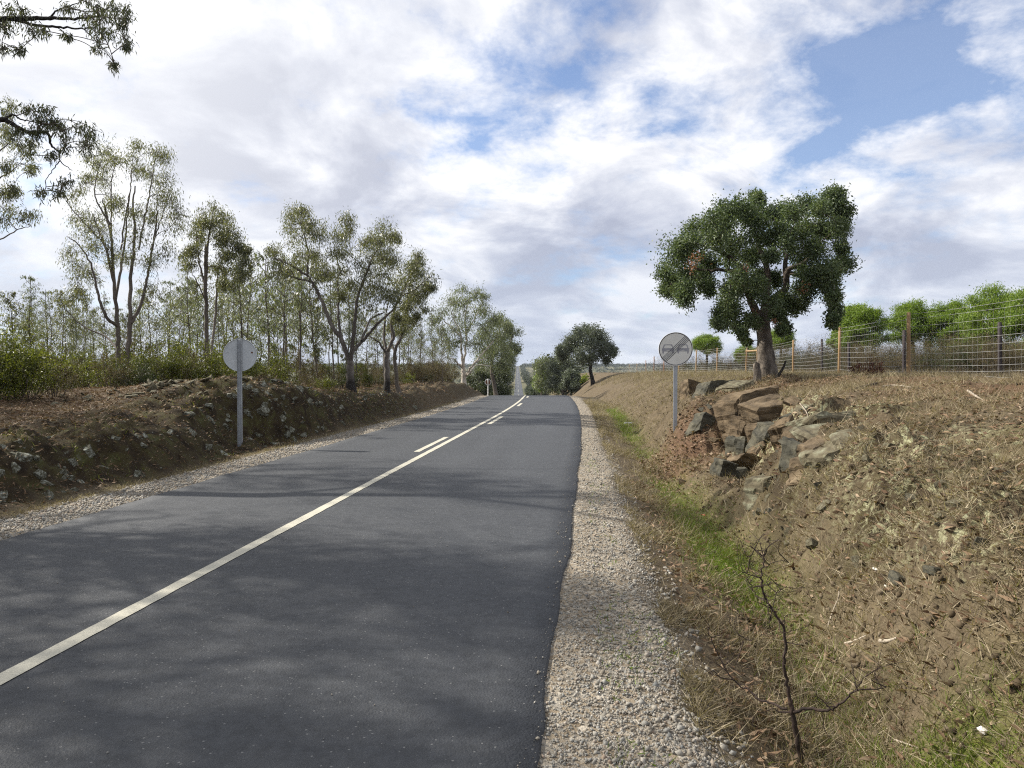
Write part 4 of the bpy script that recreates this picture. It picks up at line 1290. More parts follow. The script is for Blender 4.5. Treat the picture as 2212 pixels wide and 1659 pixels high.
for i, (px, D, s) in enumerate(((581, 96, .9), (588, 98, 1.05), (595, 95, .9), (601, 100, .95), (607, 104, .9), (577, 92, .8))):
    x = (px - CXP) / F * D
    p = (x, D, max(float(H(x, D)), 1.6 - 13.0 * D / F) - .4)
    p = (x, D, float(H(x, D)))
    top = P(px, 377 - (i % 3) * 1.5, D)[2]
    s = (top - p[2]) / 1.75
    if i == 0:
        lm.location, lm.scale = p, (s, s, s)
    else:
        copy_tree(lm, p, i * 2.1, s, LL, GL)
GH = 'dark scrub beside the far road'
LH = 'dark scrub bush lining the far stretch of road'
hb = shrub('roadside_scrub', LH, 'bush', GH, 3.2, 5.0, 151, 2000, (.40, .22), 'shrub_dark', 14, .3, rs=.04)
k = 0
for y in np.concatenate([np.arange(150, 420, 22), np.arange(430, 1500, 55)]):
    for t in (-8.5, 8.5):
        yy = y + r.uniform(-6, 6)
        tt = t + r.uniform(-1, 1) * 1.2
        x = float(cx(yy)) + tt
        p = (x, yy, float(H(x, yy)))
        s = r.uniform(.8, 1.4) * (1 + .5 * (yy > 500)) * (1.45 if (t > 0 and yy < 420) else 1.0)
        if k == 0:
            hb.location, hb.scale = p, (s, s, s)
            hb['label'] = LH + ' on its left side'
        else:
            copy_tree(hb, p, k * 1.3, s, LH + (' on its left side' if t < 0 else ' on its right side'), GH)
        k += 1


# ------------------------------------------------------------------ stone pines behind the fence
def pine(px, D, topy, boty, wpx, seed, label):
    r = np.random.default_rng(seed)
    b = at_ground(px, D)
    root = empty('stone_pine', b, label, 'tree', 'bright green stone pines behind the fence')
    k = D / F
    top = P(px, topy, D)
    zb = P(px, boty, D)[2]
    R = wpx * k * .55
    Hc = top[2] - zb
    tb = Tubes()
    th = max(.5, zb - b[2] + .45 * Hc)
    pts = catmull([[0, 0, -.1], [.08, 0, th * .5], [0, .05, th]], 4)
    tb.add(pts, np.linspace(.13, .07, len(pts)), 8)
    add('trunk', tb.mesh('trunk'), M['bark_burnt'], root)
    tw = Tubes()
    lp, ld = [], []
    nb = 64
    for i in range(nb):
        a = i * 2.399
        rr = math.sqrt((i + .5) / nb)
        zz = (zb - b[2]) + Hc * (.12 + .84 * math.sqrt(max(0, 1 - (rr * .96) ** 2)) * r.uniform(.72, 1.08))
        if i % 3 == 0:
            zz = (zb - b[2]) + Hc * r.uniform(-.05, .45)
        rr = rr * r.uniform(.75, 1.2)
        e = np.array([math.cos(a) * rr * R * .9, math.sin(a) * rr * R * .9, zz])
        s = np.array([0, 0, th * r.uniform(.7, 1)])
        tw.add(catmull([s, (s + e) / 2 - [0, 0, .1], e], 3), np.linspace(.04, .012, 7), 4)
        n = 420
        q = e + r.normal(size=(n, 3)) * np.array([.20, .20, .16]) * R * r.uniform(.45, .85)
        lp.append(q)
        ld.append(r.normal(size=(n, 3)) * .6 + np.array([0, 0, .75]))
    add('branches', tw.mesh('branches'), M['twig'], root)['kind'] = 'stuff'
    lp, ld = np.concatenate(lp), np.concatenate(ld)
    n = len(lp)
    L = r.uniform(.06, .13, n)
    add('crown', scatter(*OAK_LEAF, lp, frames(ld, r), np.stack([r.uniform(.022, .042, n), L, L], 1), 'crown'), M['pine_leaf'], root)


for i, (px, D, ty, by, w, lb) in enumerate((
        (860, 36, 306, 344, 44, 'stone pine right of the cork oak, at the left of the pine row'), (843, 40, 328, 352, 24, 'small stone pine peeping out beside the cork oak crown'),
        (911, 38, 303, 342, 42, 'stone pine behind the tallest fence post'), (948, 37, 303, 345, 42, 'stone pine second from the right picture edge'),
        (990, 33, 291, 352, 60, 'largest stone pine near the right picture edge'), (1035, 31, 288, 350, 60, 'stone pine cut off by the right picture edge'),
        (706, 62, 336, 352, 27, 'lone round stone pine above the sign'), (780, 55, 330, 348, 26, 'stone pine just right of the cork oak trunk'), (970, 44, 318, 350, 36, 'stone pine filling the gap behind the fence'),
        (746, 60, 347, 362, 22, 'low stone pine left of the cork oak trunk'))):
    pine(px, D, ty, by, w, 160 + i, lb)
# grey-brown rockrose scrub behind the fence
GB = 'grey brown scrub behind the wire fence'
LB = 'grey brown scrub bush behind the wire fence'
bv = [shrub('fence_scrub', LB, 'shrub', GB, h, w, 180 + i, n, (.06, .018), m, 30, .5) for i, (h, w, n, m) in enumerate(((1.7, 2.0, 4200, 'shrub_brown'), (1.5, 2.0, 3400, 'shrub_dark'), (1.8, 1.7, 2600, 'shrub_brown')))]
r = np.random.default_rng(188)
i = 0
for px in list(np.arange(660, 1060, 8.5)) + list(np.arange(790, 1060, 12)):
    D = np.interp(px, [660, 700, 760, 830, 900, 1050], [72, 56, 47, 33, 26.5, 22]) + r.uniform(.5, 6)
    p = at_ground(px, D, -.05)
    if px > 880 and r.random() < .45:
        D += 5
        p = at_ground(px, D, -.05)
    topy = np.interp(px, [660, 700, 740, 790, 850, 900, 960, 1050], [362, 352, 346, 343, 338, 342, 338, 334]) + r.uniform(-4, 10)
    s = max(.35, (P(px, topy, D)[2] - p[2]) / 1.7)
    k = i % 3
    if i < 3:
        bv[k].location, bv[k].scale = p, (s, s, s)
        bv[k]['label'] = ('grey brown', 'dark olive', 'tall brown')[k] + ' scrub bush behind the fence ' + right_region(px)
    else:
        copy_tree(bv[k], p, r.uniform(0, 6), s, ('grey brown', 'dark olive', 'tall brown')[k] + ' scrub bush behind the fence ' + right_region(px), GB)
    i += 1
db = shrub('dry_bush', 'dry red brown bush at the foot of the fence', 'shrub', None, .42, 1.0, 195, 1700, (.05, .018), 'shrub_red', 26, .3)
p = at_ground(868, 17.0)
db.location = p
bs = shrub('bare_bush', 'bare grey twiggy bush left of the round sign', 'shrub', None, 1.9, 2.6, 196, 500, (.06, .02), 'shrub_brown', 40, .5)
bs.location = at_ground(664, 62)

# ------------------------------------------------------------------ wire fence
posts = [(1075, 12.6, 1.62), (908.5, 17.6, 1.63), (839, 23.0, 1.55), (793, 30.0, 1.50), (757.5, 37.0, 1.45), (746, 38.5, 1.45), (717, 43.0, 1.55), (696, 47.5, 1.62), (679, 52, 1.5),
         (664, 58, 1.4), (654, 66, 1.5), (646, 85, 1.5), (637, 110, 1.4), (629, 122, 1.5), (620, 160, 1.4), (615, 200, 1.5)]
fp = []
fbase = at_ground(908.5, 17.6)
fence = empty('wire_fence', fbase, 'wire stock fence on pine posts running along the right bank', 'fence')
r = np.random.default_rng(200)
for i, (px, D, h) in enumerate(posts):
    p = at_ground(px, D)
    fp.append((p, h))
    tb = Tubes()
    ln = r.normal(size=2) * .02
    pts = np.array([[0, 0, -.35], [0, 0, 0], [ln[0] * .5, ln[1] * .5, h * .5], [ln[0], ln[1], h], [ln[0], ln[1], h + .006]]) + p - fbase
    tb.add(pts, np.array([.048, .047, .045, .042, .001]), 9)
    o = add('post', tb.mesh('post'), M['red_band'] if i in (10, 11, 9) else M['post_new'], fence)
a, b = fp[4], fp[5]
tb = Tubes()
tb.add(np.array([a[0] + [0, 0, a[1] - .22], b[0] + [0, 0, b[1] - .22]]) - fbase, .05, 8)
add('brace_rail', tb.mesh('brace_rail'), M['post_new'], fence)
wire_f = [.03, .11, .19, .275, .365, .46, .56, .665, .78, .90, .97]
for f in wire_f:
    pts = []
    for j in range(len(fp) - 1):
        (p, h), (q, g) = fp[j], fp[j + 1]
        for s in np.arange(8) / 8:
            pt = p * (1 - s) + q * s
            zz = (p[2] + h * f) * (1 - s) + (q[2] + g * f) * s - .035 * math.sin(math.pi * s)
            gz = float(H(pt[0], pt[1])) + .02
            pts.append([pt[0], pt[1] - .058, max(zz, gz)])
    tb = Tubes()
    wr = np.array([.0030 + .00007 * max(0, q[1] - 17) for q in pts])
    tb.add(np.array(pts) - fbase, wr, 4)
    add('wire', tb.mesh('wire'), M['wire'], fence)
tb = Tubes()
for j in range(9):
    (p, h), (q, g) = fp[j], fp[j + 1]
    n = max(4, int(np.linalg.norm(q - p) / .155))
    for s in (np.arange(n) + .5) / n:
        pt = p * (1 - s) + q * s
        hh = h * (1 - s) + g * s
        zb = p[2] * (1 - s) + q[2] * s
        sag = .035 * math.sin(math.pi * s)
        tb.add(np.array([[pt[0], pt[1] - .058, zb + .03 * hh - sag], [pt[0], pt[1] - .058, zb + .90 * hh - sag]]) - fbase, .0012, 3)
o = add('stay_wires', tb.mesh('stay_wires'), M['wire'], fence)
o['kind'] = 'stuff'
o['label'] = 'thin vertical stay wires of the mesh'
# older dark posts behind
r = np.random.default_rng(210)
for i, (px, D, ty, lb) in enumerate(((1000, 19.5, 322, 'old dark leaning fence post nearest the right picture edge'), (904, 23.5, 330, 'old dark fence post just left of the tall pine post'), (849, 30, 343, 'old dark fence post left of the dry red bush'),
                                     (822, 34, 339, 'old dark fence post between the pine posts right of the cork oak'))):
    p = at_ground(px, D)
    h = P(px, ty, D)[2] - p[2]
    tb = Tubes()
    ln = r.normal(size=2) * .04
    tb.add(np.array([[0, 0, -.3], [0, 0, 0], [ln[0] * .4, ln[1] * .4, h * .5], [ln[0], ln[1], h], [ln[0], ln[1], h + .005]]), np.array([.065, .06, .055, .05, .001]), 7)
    tag(add('old_fence_post', tb.mesh('old_fence_post'), M['post_old'], loc=p), lb, 'post', 'old dark fence posts behind the wire fence')


# ------------------------------------------------------------------ road signs
def ring_disc(rad0, rad1, y0, y1, n=64):
    """annular plate (or disc if rad0 = 0) facing -Y between depth y0 and y1"""
    th = np.arange(n) * 2 * math.pi / n
    c, s = np.cos(th), np.sin(th)
    if rad0 == 0:
        return poly_plate([[(rad1 * c[i], rad1 * s[i]) for i in range(n)]], y0, y1, 'disc')
    V, Fq = [], []
    rr = [rad0, rad1]
    for y in (y0, y1):
        for R_ in rr:
            V += [(R_ * c[i], y, R_ * s[i]) for i in range(n)]
    for i in range(n):
        j = (i + 1) % n
        Fq += [(i, n + i, n + j, j), (2 * n + i, 2 * n + j, 3 * n + j, 3 * n + i), (n + i, 3 * n + i, 3 * n + j, n + j), (i, j, 2 * n + j, 2 * n + i)]
    return np_mesh('disc', np.array(V), np.array(Fq))


def poly_plate(polys, y0, y1, name):
    """flat polygons in the XZ plane given thickness"""
    bm = bmesh.new()
    for poly in polys:
        f = [bm.verts.new((x, y0, z)) for x, z in poly]
        g = [bm.verts.new((x, y1, z)) for x, z in poly]
        bm.faces.new(f)
        bm.faces.new(g[::-1])
        n = len(poly)
        for i in range(n):
            bm.faces.new((f[i], g[i], g[(i + 1) % n], f[(i + 1) % n]))
    bmesh.ops.recalc_face_normals(bm, faces=bm.faces)
    me = bpy.data.meshes.new(name)
    bm.to_mesh(me)
    bm.free()
    return me


def channel_post(w, d, t, z0, z1, open_front):
    s = 1 if open_front else -1
    prof = [(-w / 2, -d / 2), (-w / 2, d / 2), (w / 2, d / 2), (w / 2, -d / 2), (w / 2 - t, -d / 2), (w / 2 - t, d / 2 - t), (-w / 2 + t, d / 2 - t), (-w / 2 + t, -d / 2)]
    bm = bmesh.new()
    a = [bm.verts.new((x, s * y * -1 if False else y * s, z0)) for x, y in prof]
    b = [bm.verts.new((x, y * s, z1)) for x, y in prof]
    for i in range(len(prof)):
        j = (i + 1) % len(prof)
        bm.faces.new((a[i], a[j], b[j], b[i]))
    bm.faces.new(b)
    bm.faces.new(a[::-1])
    bmesh.ops.recalc_face_normals(bm, faces=bm.faces)
    me = bpy.data.meshes.new('post')
    bm.to_mesh(me)
    bm.free()
    return me


# right sign
D = 15.3
sb = at_ground(675.5, D)
disc_c = P(676.4, 349.0, D)
sg = empty('no_overtaking_end_sign', sb, 'round white sign with two grey cars crossed by diagonal black lines', 'sign', rz=math.radians(-9))
zc = disc_c[2] - sb[2]
RD = .355
add('post', channel_post(.085, .05, .004, -.5, zc + .30, False), M['galv'], sg, (0, .045, 0))
pl = add('plate', ring_disc(0.0, RD, -.004, .006, 72), M['plate_grey'], sg, (0, 0, zc))
add('rim', ring_disc(RD, RD + .007, -.006, .026, 72), M['rim_white'], pl)
add('border', ring_disc(RD - .017, RD - .001, -.0065, -.0045, 72), M['ink_black'], pl)


def sx(q):   # sign tracing grid -> plate coordinates
    return ((q[0] - 912) / 662 * RD, (790 - q[1]) / 662 * RD)


def car_polys(x0, w):
    m = lambda u, v: sx((x0 + u * w, v))
    return [[m(0, 770), m(.02, 755), m(.98, 755), m(1, 770), m(1, 855), m(.97, 888), m(.03, 888), m(0, 855)],
            [m(.03, 889), m(.17, 889), m(.17, 968), m(.05, 968)], [m(.83, 889), m(.97, 889), m(.95, 968), m(.83, 968)],
            [m(.06, 754), m(.15, 622), m(.20, 604), m(.25, 640), m(.14, 754)], [m(.94, 754), m(.85, 622), m(.80, 604), m(.75, 640), m(.86, 754)],
            [m(.201, 604), m(.799, 604), m(.75, 639), m(.25, 639)]]


for x0 in (372, 962):
    cp = add('car_symbol', poly_plate(car_polys(x0, 482), -.0052, -.0045, 'car_symbol'), M['ink_grey'], pl)
    m_ = lambda u, v: sx((x0 + u * 482, v))
    add('bumper_gap', poly_plate([[m_(.36, 840), m_(.64, 840), m_(.60, 855), m_(.40, 855)]], -.0060, -.0054, 'bumper_gap'), M['plate_grey'], cp)
for i, ((ax, ay), (bx_, by_)) in enumerate((((392, 1150), (1290, 268)), ((425, 1195), (1326, 312)), ((455, 1240), (1362, 352)), ((485, 1280), (1396, 392)), ((520, 1315), (1426, 432)))):
    A, B = np.array(sx((ax, ay))), np.array(sx((bx_, by_)))
    d = (B - A) / np.linalg.norm(B - A)
    for Q, sgn in ((A, -1), (B, 1)):
        pass
    # trim both ends to the border ring
    def trim(Q, u):
        bq = Q @ u
        cq = Q @ Q - (RD - .012) ** 2
        return Q + u * (-bq + math.sqrt(max(0, bq * bq - cq)))
    A2, B2 = trim((A + B) / 2, -d), trim((A + B) / 2, d)
    nrm = np.array([-d[1], d[0]]) * .0050
    add('stripe', poly_plate([[tuple(A2 - nrm), tuple(B2 - nrm), tuple(B2 + nrm), tuple(A2 + nrm)]], -.0072, -.0062, 'stripe'), M['ink_black'], pl)

# left sign, seen from behind
D = 15.0
sb = at_ground(240.3, D)
disc_c = P(239.5, 355.0, D)
sg = empty('round_sign_back', sb, 'round grey sign seen from the back on the left bank', 'sign', rz=math.radians(4))
zc = disc_c[2] - sb[2]
add('post', channel_post(.09, .05, .004, -.5, zc + .352, True), M['galv'], sg, (0, -.045, 0))
pl = add('plate', ring_disc(0.0, .338, -.006, .006, 72), M['plate_back'], sg, (0, 0, zc))
add('rim', ring_disc(.338, .346, -.022, .008, 72), M['plate_back'], pl)
add('rust_spot', ring_disc(0.0, .020, -.0085, -.0065, 12), M['rust'], pl, (.246, 0, .052))
add('scratch', poly_plate([[(-.30, .035), (-.235, .048), (-.235, .055), (-.29, .043)]], -.0085, -.0065, 'scratch'), M['ink_grey'], pl)
add('bolt', ring_disc(0.0, .010, -.056, -.046, 8), M['rim_white'], sg, (0, -.02, zc + .32))
# far sign beyond the crest
D = 80.0
x = (488 - CXP) / F * D
sb = np.array([x, D, float(H(x, D))])
top = P(488, 379.0, D)[2]
fs = empty('far_round_sign', sb, 'small rusty round sign on a post beyond the crest, left verge', 'sign')
zc = top - sb[2] - .36
tb = Tubes()
tb.add(np.array([[0, 0, -.3], [0, 0, zc], [0, 0, zc + .40]]), .055, 6)
add('post', tb.mesh('post'), M['rim_white'], fs)
pl = add('plate', ring_disc(0, .30, .05, .07, 24), M['rust'], fs, (0, 0, zc))
add('rim', ring_disc(.30, .37, .045, .075, 24), M['plate_back'], pl)


# ------------------------------------------------------------------ stones
def n3d(p, seed):
    """cheap smooth 3D noise built from three planar noises"""
    return (fbm(p[:, 0] + 7, p[:, 1], seed, 3) + fbm(p[:, 1] + 3, p[:, 2], seed + 5, 3) + fbm(p[:, 2] + 1, p[:, 0], seed + 9, 3)) / 3


def rock_mesh(name, seed, sx_, sy_, sz_, npts=16, rough=.10, box=True, cuts=0):
    r = np.random.default_rng(seed)
    bm = bmesh.new()
    S = np.array([sx_, sy_, sz_])
    sh = r.normal(size=(3, 3)) * .10 + np.eye(3)
    if box:
        for sxx in (-1, 1):
            for syy in (-1, 1):
                for szz in (-1, 1):
                    c = np.array([sxx, syy, szz]) * .5
                    for q in range(3):
                        bm.verts.new(tuple((sh @ (c * r.uniform(.50, 1.08, 3))) * S))
    else:
        v = r.normal(size=(npts, 3))
        v /= np.linalg.norm(v, axis=1)[:, None]
        v *= r.uniform(.36, .56, (npts, 1))
        for q in v:
            bm.verts.new(tuple(q * S))
    res = bmesh.ops.convex_hull(bm, input=bm.verts)
    bmesh.ops.delete(bm, geom=[g for g in res['geom_interior'] if isinstance(g, bmesh.types.BMVert)], context='VERTS')
    if cuts:
        for _ in range(cuts):
            bmesh.ops.subdivide_edges(bm, edges=[e for e in bm.edges if e.calc_length() > .05], cuts=1, use_grid_fill=True)
        bmesh.ops.triangulate(bm, faces=bm.faces)
        bm.normal_update()
        co = np.array([v.co for v in bm.verts])
        no = np.array([v.normal for v in bm.verts])
        m = max(S)
        d = n3d(co * 7 / .5 + seed, seed) * rough * .5 * m ** .5 * .5
        d = d + .010 * np.sign(np.sin(co[:, 2] * 26 + 5 * n3d(co * 3 + seed, seed + 2)))      # bedding planes
        for v, q in zip(bm.verts, co + no * d[:, None]):
            v.co = q
    me = bpy.data.meshes.new(name)
    bm.to_mesh(me)
    bm.free()
    return me


def hitground(px, py):
    d = pdir(px, py)
    s = np.linspace(1.2, 80, 6000)
    q = CAM[None] + d[None] * s[:, None]
    k = np.argmax(q[:, 2] < H(q[:, 0], q[:, 1]))
    return q[k]


def quick_rock(name, px, py, w, h, dep, tilt, yaw, mat, seed, parent, origin, roll=0.0):
    g = hitground(px, py)
    k = g[1] / F
    w, h = w * k, h * k
    dep = max(dep, .7 * w)
    d = pdir(px, py)
    c = g + d * dep * .42 - np.array([0, 0, .06 * h])
    me = rock_mesh(name, seed, w, dep, h, rough=.2, cuts=3)
    o = add(name, me, M[mat], parent)
    o.location = Vector(c - origin)
    o.rotation_euler = (roll, tilt, yaw)
    return o


c7 = lambda q: (625 + q[0] * .12432, 350 + q[1] * .12432)
oc = at_ground(760, 11.0)
outcrop = empty('rock_outcrop', oc, 'broken tan and grey schist outcrop in the right bank below the cork oak', 'rocks')
rocks = [  # crop centre, size in crop px, depth, thickness, tilt, yaw, material
    (640, 610, 150, 130, 13.0, .45, .25, .3, 'stone_dark'), (1010, 510, 260, 270, 11.6, .6, -.05, .2, 'stone_tan'), (1210, 540, 270, 170, 11.0, .7, -.10, .25, 'stone_tan'),
    (900, 590, 130, 180, 12.0, .4, .2, .5, 'stone_tan'), (1170, 710, 200, 190, 10.7, .5, .04, .15, 'stone_dark'), (1110, 750, 90, 220, 10.6, .35, -.15, .5, 'stone_tan'),
    (1300, 720, 75, 290, 10.25, .3, -.38, .5, 'stone_tan'), (1375, 740, 70, 260, 10.05, .3, -.36, .3, 'stone_tan'), (960, 800, 190, 130, 11.2, .5, .3, .7, 'stone_dark'),
    (790, 1000, 115, 160, 10.6, .35, .12, .5, 'stone_dark'), (880, 1010, 110, 110, 10.5, .3, -.1, .2, 'stone_dark'), (1110, 1120, 150, 160, 9.3, .35, .1, .6, 'stone_lichen'),
    (1390, 980, 90, 300, 9.5, .4, .16, .5, 'stone_dark'), (1570, 830, 190, 180, 9.4, .5, -.3, .3, 'stone_tan'),  # first entry: dark tall wedge stands in for the shadow in a crack
    (1580, 695, 280, 75, 9.5, .5, -.06, .2, 'stone_lichen'), (1630, 590, 290, 100, 9.8, .6, -.12, .3, 'stone_lichen'), (560, 370, 190, 190, 13.9, .5, .2, .3, 'stone_tan'),
    (700, 340, 180, 150, 13.6, .5, .2, .2, 'stone_dark'), (900, 330, 190, 100, 12.9, .6, -.1, .6, 'stone_lichen'),
    (1010, 640, 180, 130, 11.3, .4, .1, .4, 'stone_tan'),
    (1020, 915, 220, 55, 10.4, .3, .32, .3, 'stone_tan'), (1440, 640, 140, 120, 10.0, .4, -.2, .2, 'stone_dark'), 
    (1080, 370, 150, 90, 12.2, .5, -.2, .5, 'stone_lichen'), (1480, 460, 170, 70, 10.8, .5, -.1, .2, 'stone_lichen'), 
    
    (1760, 760, 160, 80, 9.3, .4, -.1, .2, 'stone_lichen'), 
    (1500, 930, 120, 200, 9.0, .4, .2, .3, 'stone_tan'), (1660, 900, 160, 180, 8.8, .5, -.1, .3, 'stone_lichen')]
for i, (qx, qy, w, h, D, dep, ti, yw, mt) in enumerate(rocks):
    quick_rock('stone', *c7((qx, qy)), w * .12432 * 1.55, h * .12432 * 1.5, dep, ti, yw, mt, 300 + i, outcrop, oc, (i % 5 - 2) * .10)
r = np.random.default_rng(310)
small = [rock_mesh('stone', 320 + i, 1, .8, .6, 18, box=(i % 2 == 0)) for i in range(8)]
mats_small = ['stone_tan', 'stone_dark', 'stone_lichen', 'stone_tan']
small_by_mat = {}
for i in range(130):
    y = r.uniform(8.4, 15.6)
    t = 5.95 + r.normal() * .42
    x = float(cx(y)) + t
    mt = mats_small[r.integers(4)]
    mi = r.integers(8)
    key = (mi, mt)
    if key not in small_by_mat:
        me = small[mi].copy()
        me.materials.append(M[mt])
        small_by_mat[key] = me
    o = add('stone', small_by_mat[key], None, outcrop)
    s = r.uniform(.06, .24) * (1.2 if t > 5.5 else .8)
    o.location = Vector((x, y, float(H(x, y)) - s * .12)) - Vector(oc)
    o.scale = (s * r.uniform(.8, 1.5), s, s * r.uniform(.5, 1.1))
    o.rotation_euler = (r.normal() * .35, r.normal() * .35 + .2, r.uniform(0, 6.28))

# lichened crumbling face nearer to the camera
nb_ = at_ground(830, 6.5)
face = empty('crumbling_bank_face', nb_, 'crumbling bank face spotted with pale lichen in the right foreground', 'rocks')
for i in range(170):
    y = r.uniform(3.6, 8.6)
    t = 5.0 + 1.25 * r.random() ** 1.1
    x = float(cx(y)) + t
    mt = ['stone_lichen', 'stone_tan', 'stone_lichen', 'stone_tan', 'stone_dark'][r.integers(5)]
    mi = r.integers(8)
    key = (mi, mt)
    if key not in small_by_mat:
        me = small[mi].copy()
        me.materials.append(M[mt])
        small_by_mat[key] = me
    o = add('stone', small_by_mat[key], None, face)
    s = r.uniform(.03, .13)
    o.location = Vector((x, y, float(H(x, y)) - s * .12)) - Vector(nb_)
    o.scale = (s * r.uniform(.8, 1.5), s, s * r.uniform(.5, 1.1))
    o.rotation_euler = (r.normal() * .4, r.normal() * .4 + .3, r.uniform(0, 6.28))

# mossy schist face of the left bank
lb_ = at_ground(150, 15.0)
lface = empty('mossy_rock_face', lb_, 'shaded mossy schist face of the left bank with pale lichen', 'rocks')
cnt = 0
while cnt < 420:
    y = r.uniform(7.0, 30.0)
    u = r.random()
    t = -3.6 - 1.3 * u
    zone = math.exp(-((y - 16.6) / 2.2) ** 2) + .9 * math.exp(-((y - 9.0) / 1.3) ** 2) + .22
    if r.random() > zone:
        continue
    x = float(cx(y)) + t
    mi = r.integers(8)
    key = (mi, 'stone_mossy')
    if key not in small_by_mat:
        me = small[mi].copy()
        me.materials.append(M['stone_mossy'])
        small_by_mat[key] = me
    o = add('stone', small_by_mat[key], None, lface)
    s = .06 + .24 * r.random() ** 2
    o.location = Vector((x, y, float(H(x, y)) - s * .28)) - Vector(lb_)
    o.scale = (s * r.uniform(.7, 1.2), s * r.uniform(.8, 1.5), s * r.uniform(.5, 1.4))
    o.rotation_euler = (r.normal() * .5, r.normal() * .5 - .4, r.uniform(0, 6.28))
    cnt += 1
# broken slabs on top of the left mound
sl_ = at_ground(170, 17.0)
slabs = empty('slab_heap', sl_, 'heap of broken pale schist slabs on top of the left mound', 'rocks')
for i in range(150):
    y = 16.2 + r.normal() * 1.1
    t = -6.2 + r.normal() * .8
    if t > -4.9:
        t = -5.4
    x = float(cx(y)) + t
    mi = r.integers(8)
    key = (mi, 'stone_lichen')
    if key not in small_by_mat:
        me = small[mi].copy()
        me.materials.append(M['stone_lichen'])
        small_by_mat[key] = me
    o = add('stone', small_by_mat[key], None, slabs)
    s = r.uniform(.07, .22)
    o.location = Vector((x, y, float(H(x, y)) + s * .1)) - Vector(sl_)
    o.scale = (s * r.uniform(.9, 1.8), s, s * r.uniform(.25, .5))
    o.rotation_euler = (r.normal() * .45, r.normal() * .45, r.uniform(0, 6.28))


def loose(name, px, py, size, mat, label, seed, flat=.6, cat='stone'):
    # stand the stone where the view ray meets the ground
    d = pdir(px, py)
    s = np.linspace(1.5, 60, 4000)
    q = CAM[None] + d[None] * s[:, None]
    hit = np.argmax(q[:, 2] < H(q[:, 0], q[:, 1]))
    p = q[hit]
    w = size / F * p[1]
    me = rock_mesh(name, seed, w, w * .8, w * flat, 14, box=False)
    o = add(name, me, M[mat], loc=Vector((p[0], p[1], float(H(p[0], p[1])) + w * flat * .22)))
    o.rotation_euler = (0, 0, seed * 1.1)
    return tag(o, label, cat)


loose('white_stone', 984, 738, 15, 'stone_white', 'white quartz stone at the bottom right corner', 501, .6)
loose('white_stone', 876, 571, 9, 'stone_white', 'pale stone on the right foreground slope', 502, .35)
loose('pale_stone', 729, 578, 8, 'stone_white', 'small pale stone in the green ditch grass', 503, .8)
loose('pale_stone', 886, 587, 6, 'stone_white', 'tiny white stone right of the pale slope stone', 504, .5)
loose('grey_stone', 632, 661, 7, 'stone_lichen', 'largest grey stone in the right gravel verge', 505, .5)
o = loose('white_litter', 628, 424, 10, 'white_plastic', 'white crumpled litter in the grassy ditch by the verge', 506, .35, 'litter')
o.scale = (1.4, .7, .9)
o = loose('red_shard', 704, 516, 14, 'red_plastic', 'flat red plastic shard in the ditch', 507, .14, 'litter')
o.scale = (1.0, .5, 1.0)


# ------------------------------------------------------------------ burnt shrub in the foreground ditch
c8 = lambda q: (750 + q[0] * .12387, 575 + q[1] * .12387)
bp = hitground(*c8((415, 1556)))
DB = bp[1]
burnt = empty('burnt_shrub', bp, 'charred leafless shrub standing in the ditch in the foreground', 'shrub')
bl_ = [('trunk', [(415, 1590), (400, 1400), (370, 1250), (345, 1100), (325, 1010)], .030, .019),
       ('branch', [(325, 1030), (300, 880), (275, 720), (285, 560), (265, 420), (205, 310), (140, 220), (100, 120), (90, 0), (110, -120), (150, -230), (230, -290)], .017, .004),
       ('branch', [(345, 1100), (480, 1080, -.05), (600, 1095, -.1), (700, 1060, -.12), (790, 980, -.15), (850, 940, -.15), (1000, 920, -.15), (1100, 905, -.15)], .016, .003),
       ('branch', [(330, 1105), (240, 1100, .05), (180, 1080, .06)], .010, .004),
       ('branch', [(300, 1080, .02), (150, 1030, .1), (60, 1000, .15), (0, 930, .2), (-130, 860, .25), (-260, 640, .3), (-330, 480, .3), (-345, 400, .3)], .012, .0025),
       ('branch', [(-130, 850, .25), (-300, 800, .2), (-430, 730, .2)], .005, .002),
       ('branch', [(840, 945, -.15), (900, 850, -.2), (960, 780, -.2)], .005, .002),
       ('branch', [(120, 210, 0), (40, 160, .1), (0, 60, .1), (-60, -20, .1)], .005, .0018),
       ('branch', [(100, 100, 0), (180, 60, -.1), (260, 100, -.1), (200, 160, -.1)], .004, .0018),
       ('branch', [(140, 200), (150, 300, -.1), (160, 450, -.1), (185, 480, -.1)], .004, .0015),
       ('branch', [(-200, 740, .27), (-100, 600, .3), (-60, 520, .3), (-110, 470, .3)], .004, .0016),
       ('branch', [(95, 20), (20, -60, .1), (-10, -140, .1), (60, -180, .1)], .004, .0016),
       ('branch', [(105, -60), (240, -120, -.1), (330, -80, -.1)], .004, .0016)]
for nm, pts, r0, r1 in bl_:
    w = np.array([P(*c8(q[:2]), DB + (q[2] if len(q) > 2 else 0)) for q in pts])
    if nm == 'trunk':
        w[0] = bp - np.array([0, 0, .06])
    c = catmull(w, 5)
    c[1:-1] += np.random.default_rng(len(pts)).normal(size=(len(c) - 2, 3)) * .003
    tb = Tubes()
    tb.add(c - bp, np.linspace(r0, r1, len(c)) * .54, 7)
    add(nm, tb.mesh(nm), M['charred'], burnt)

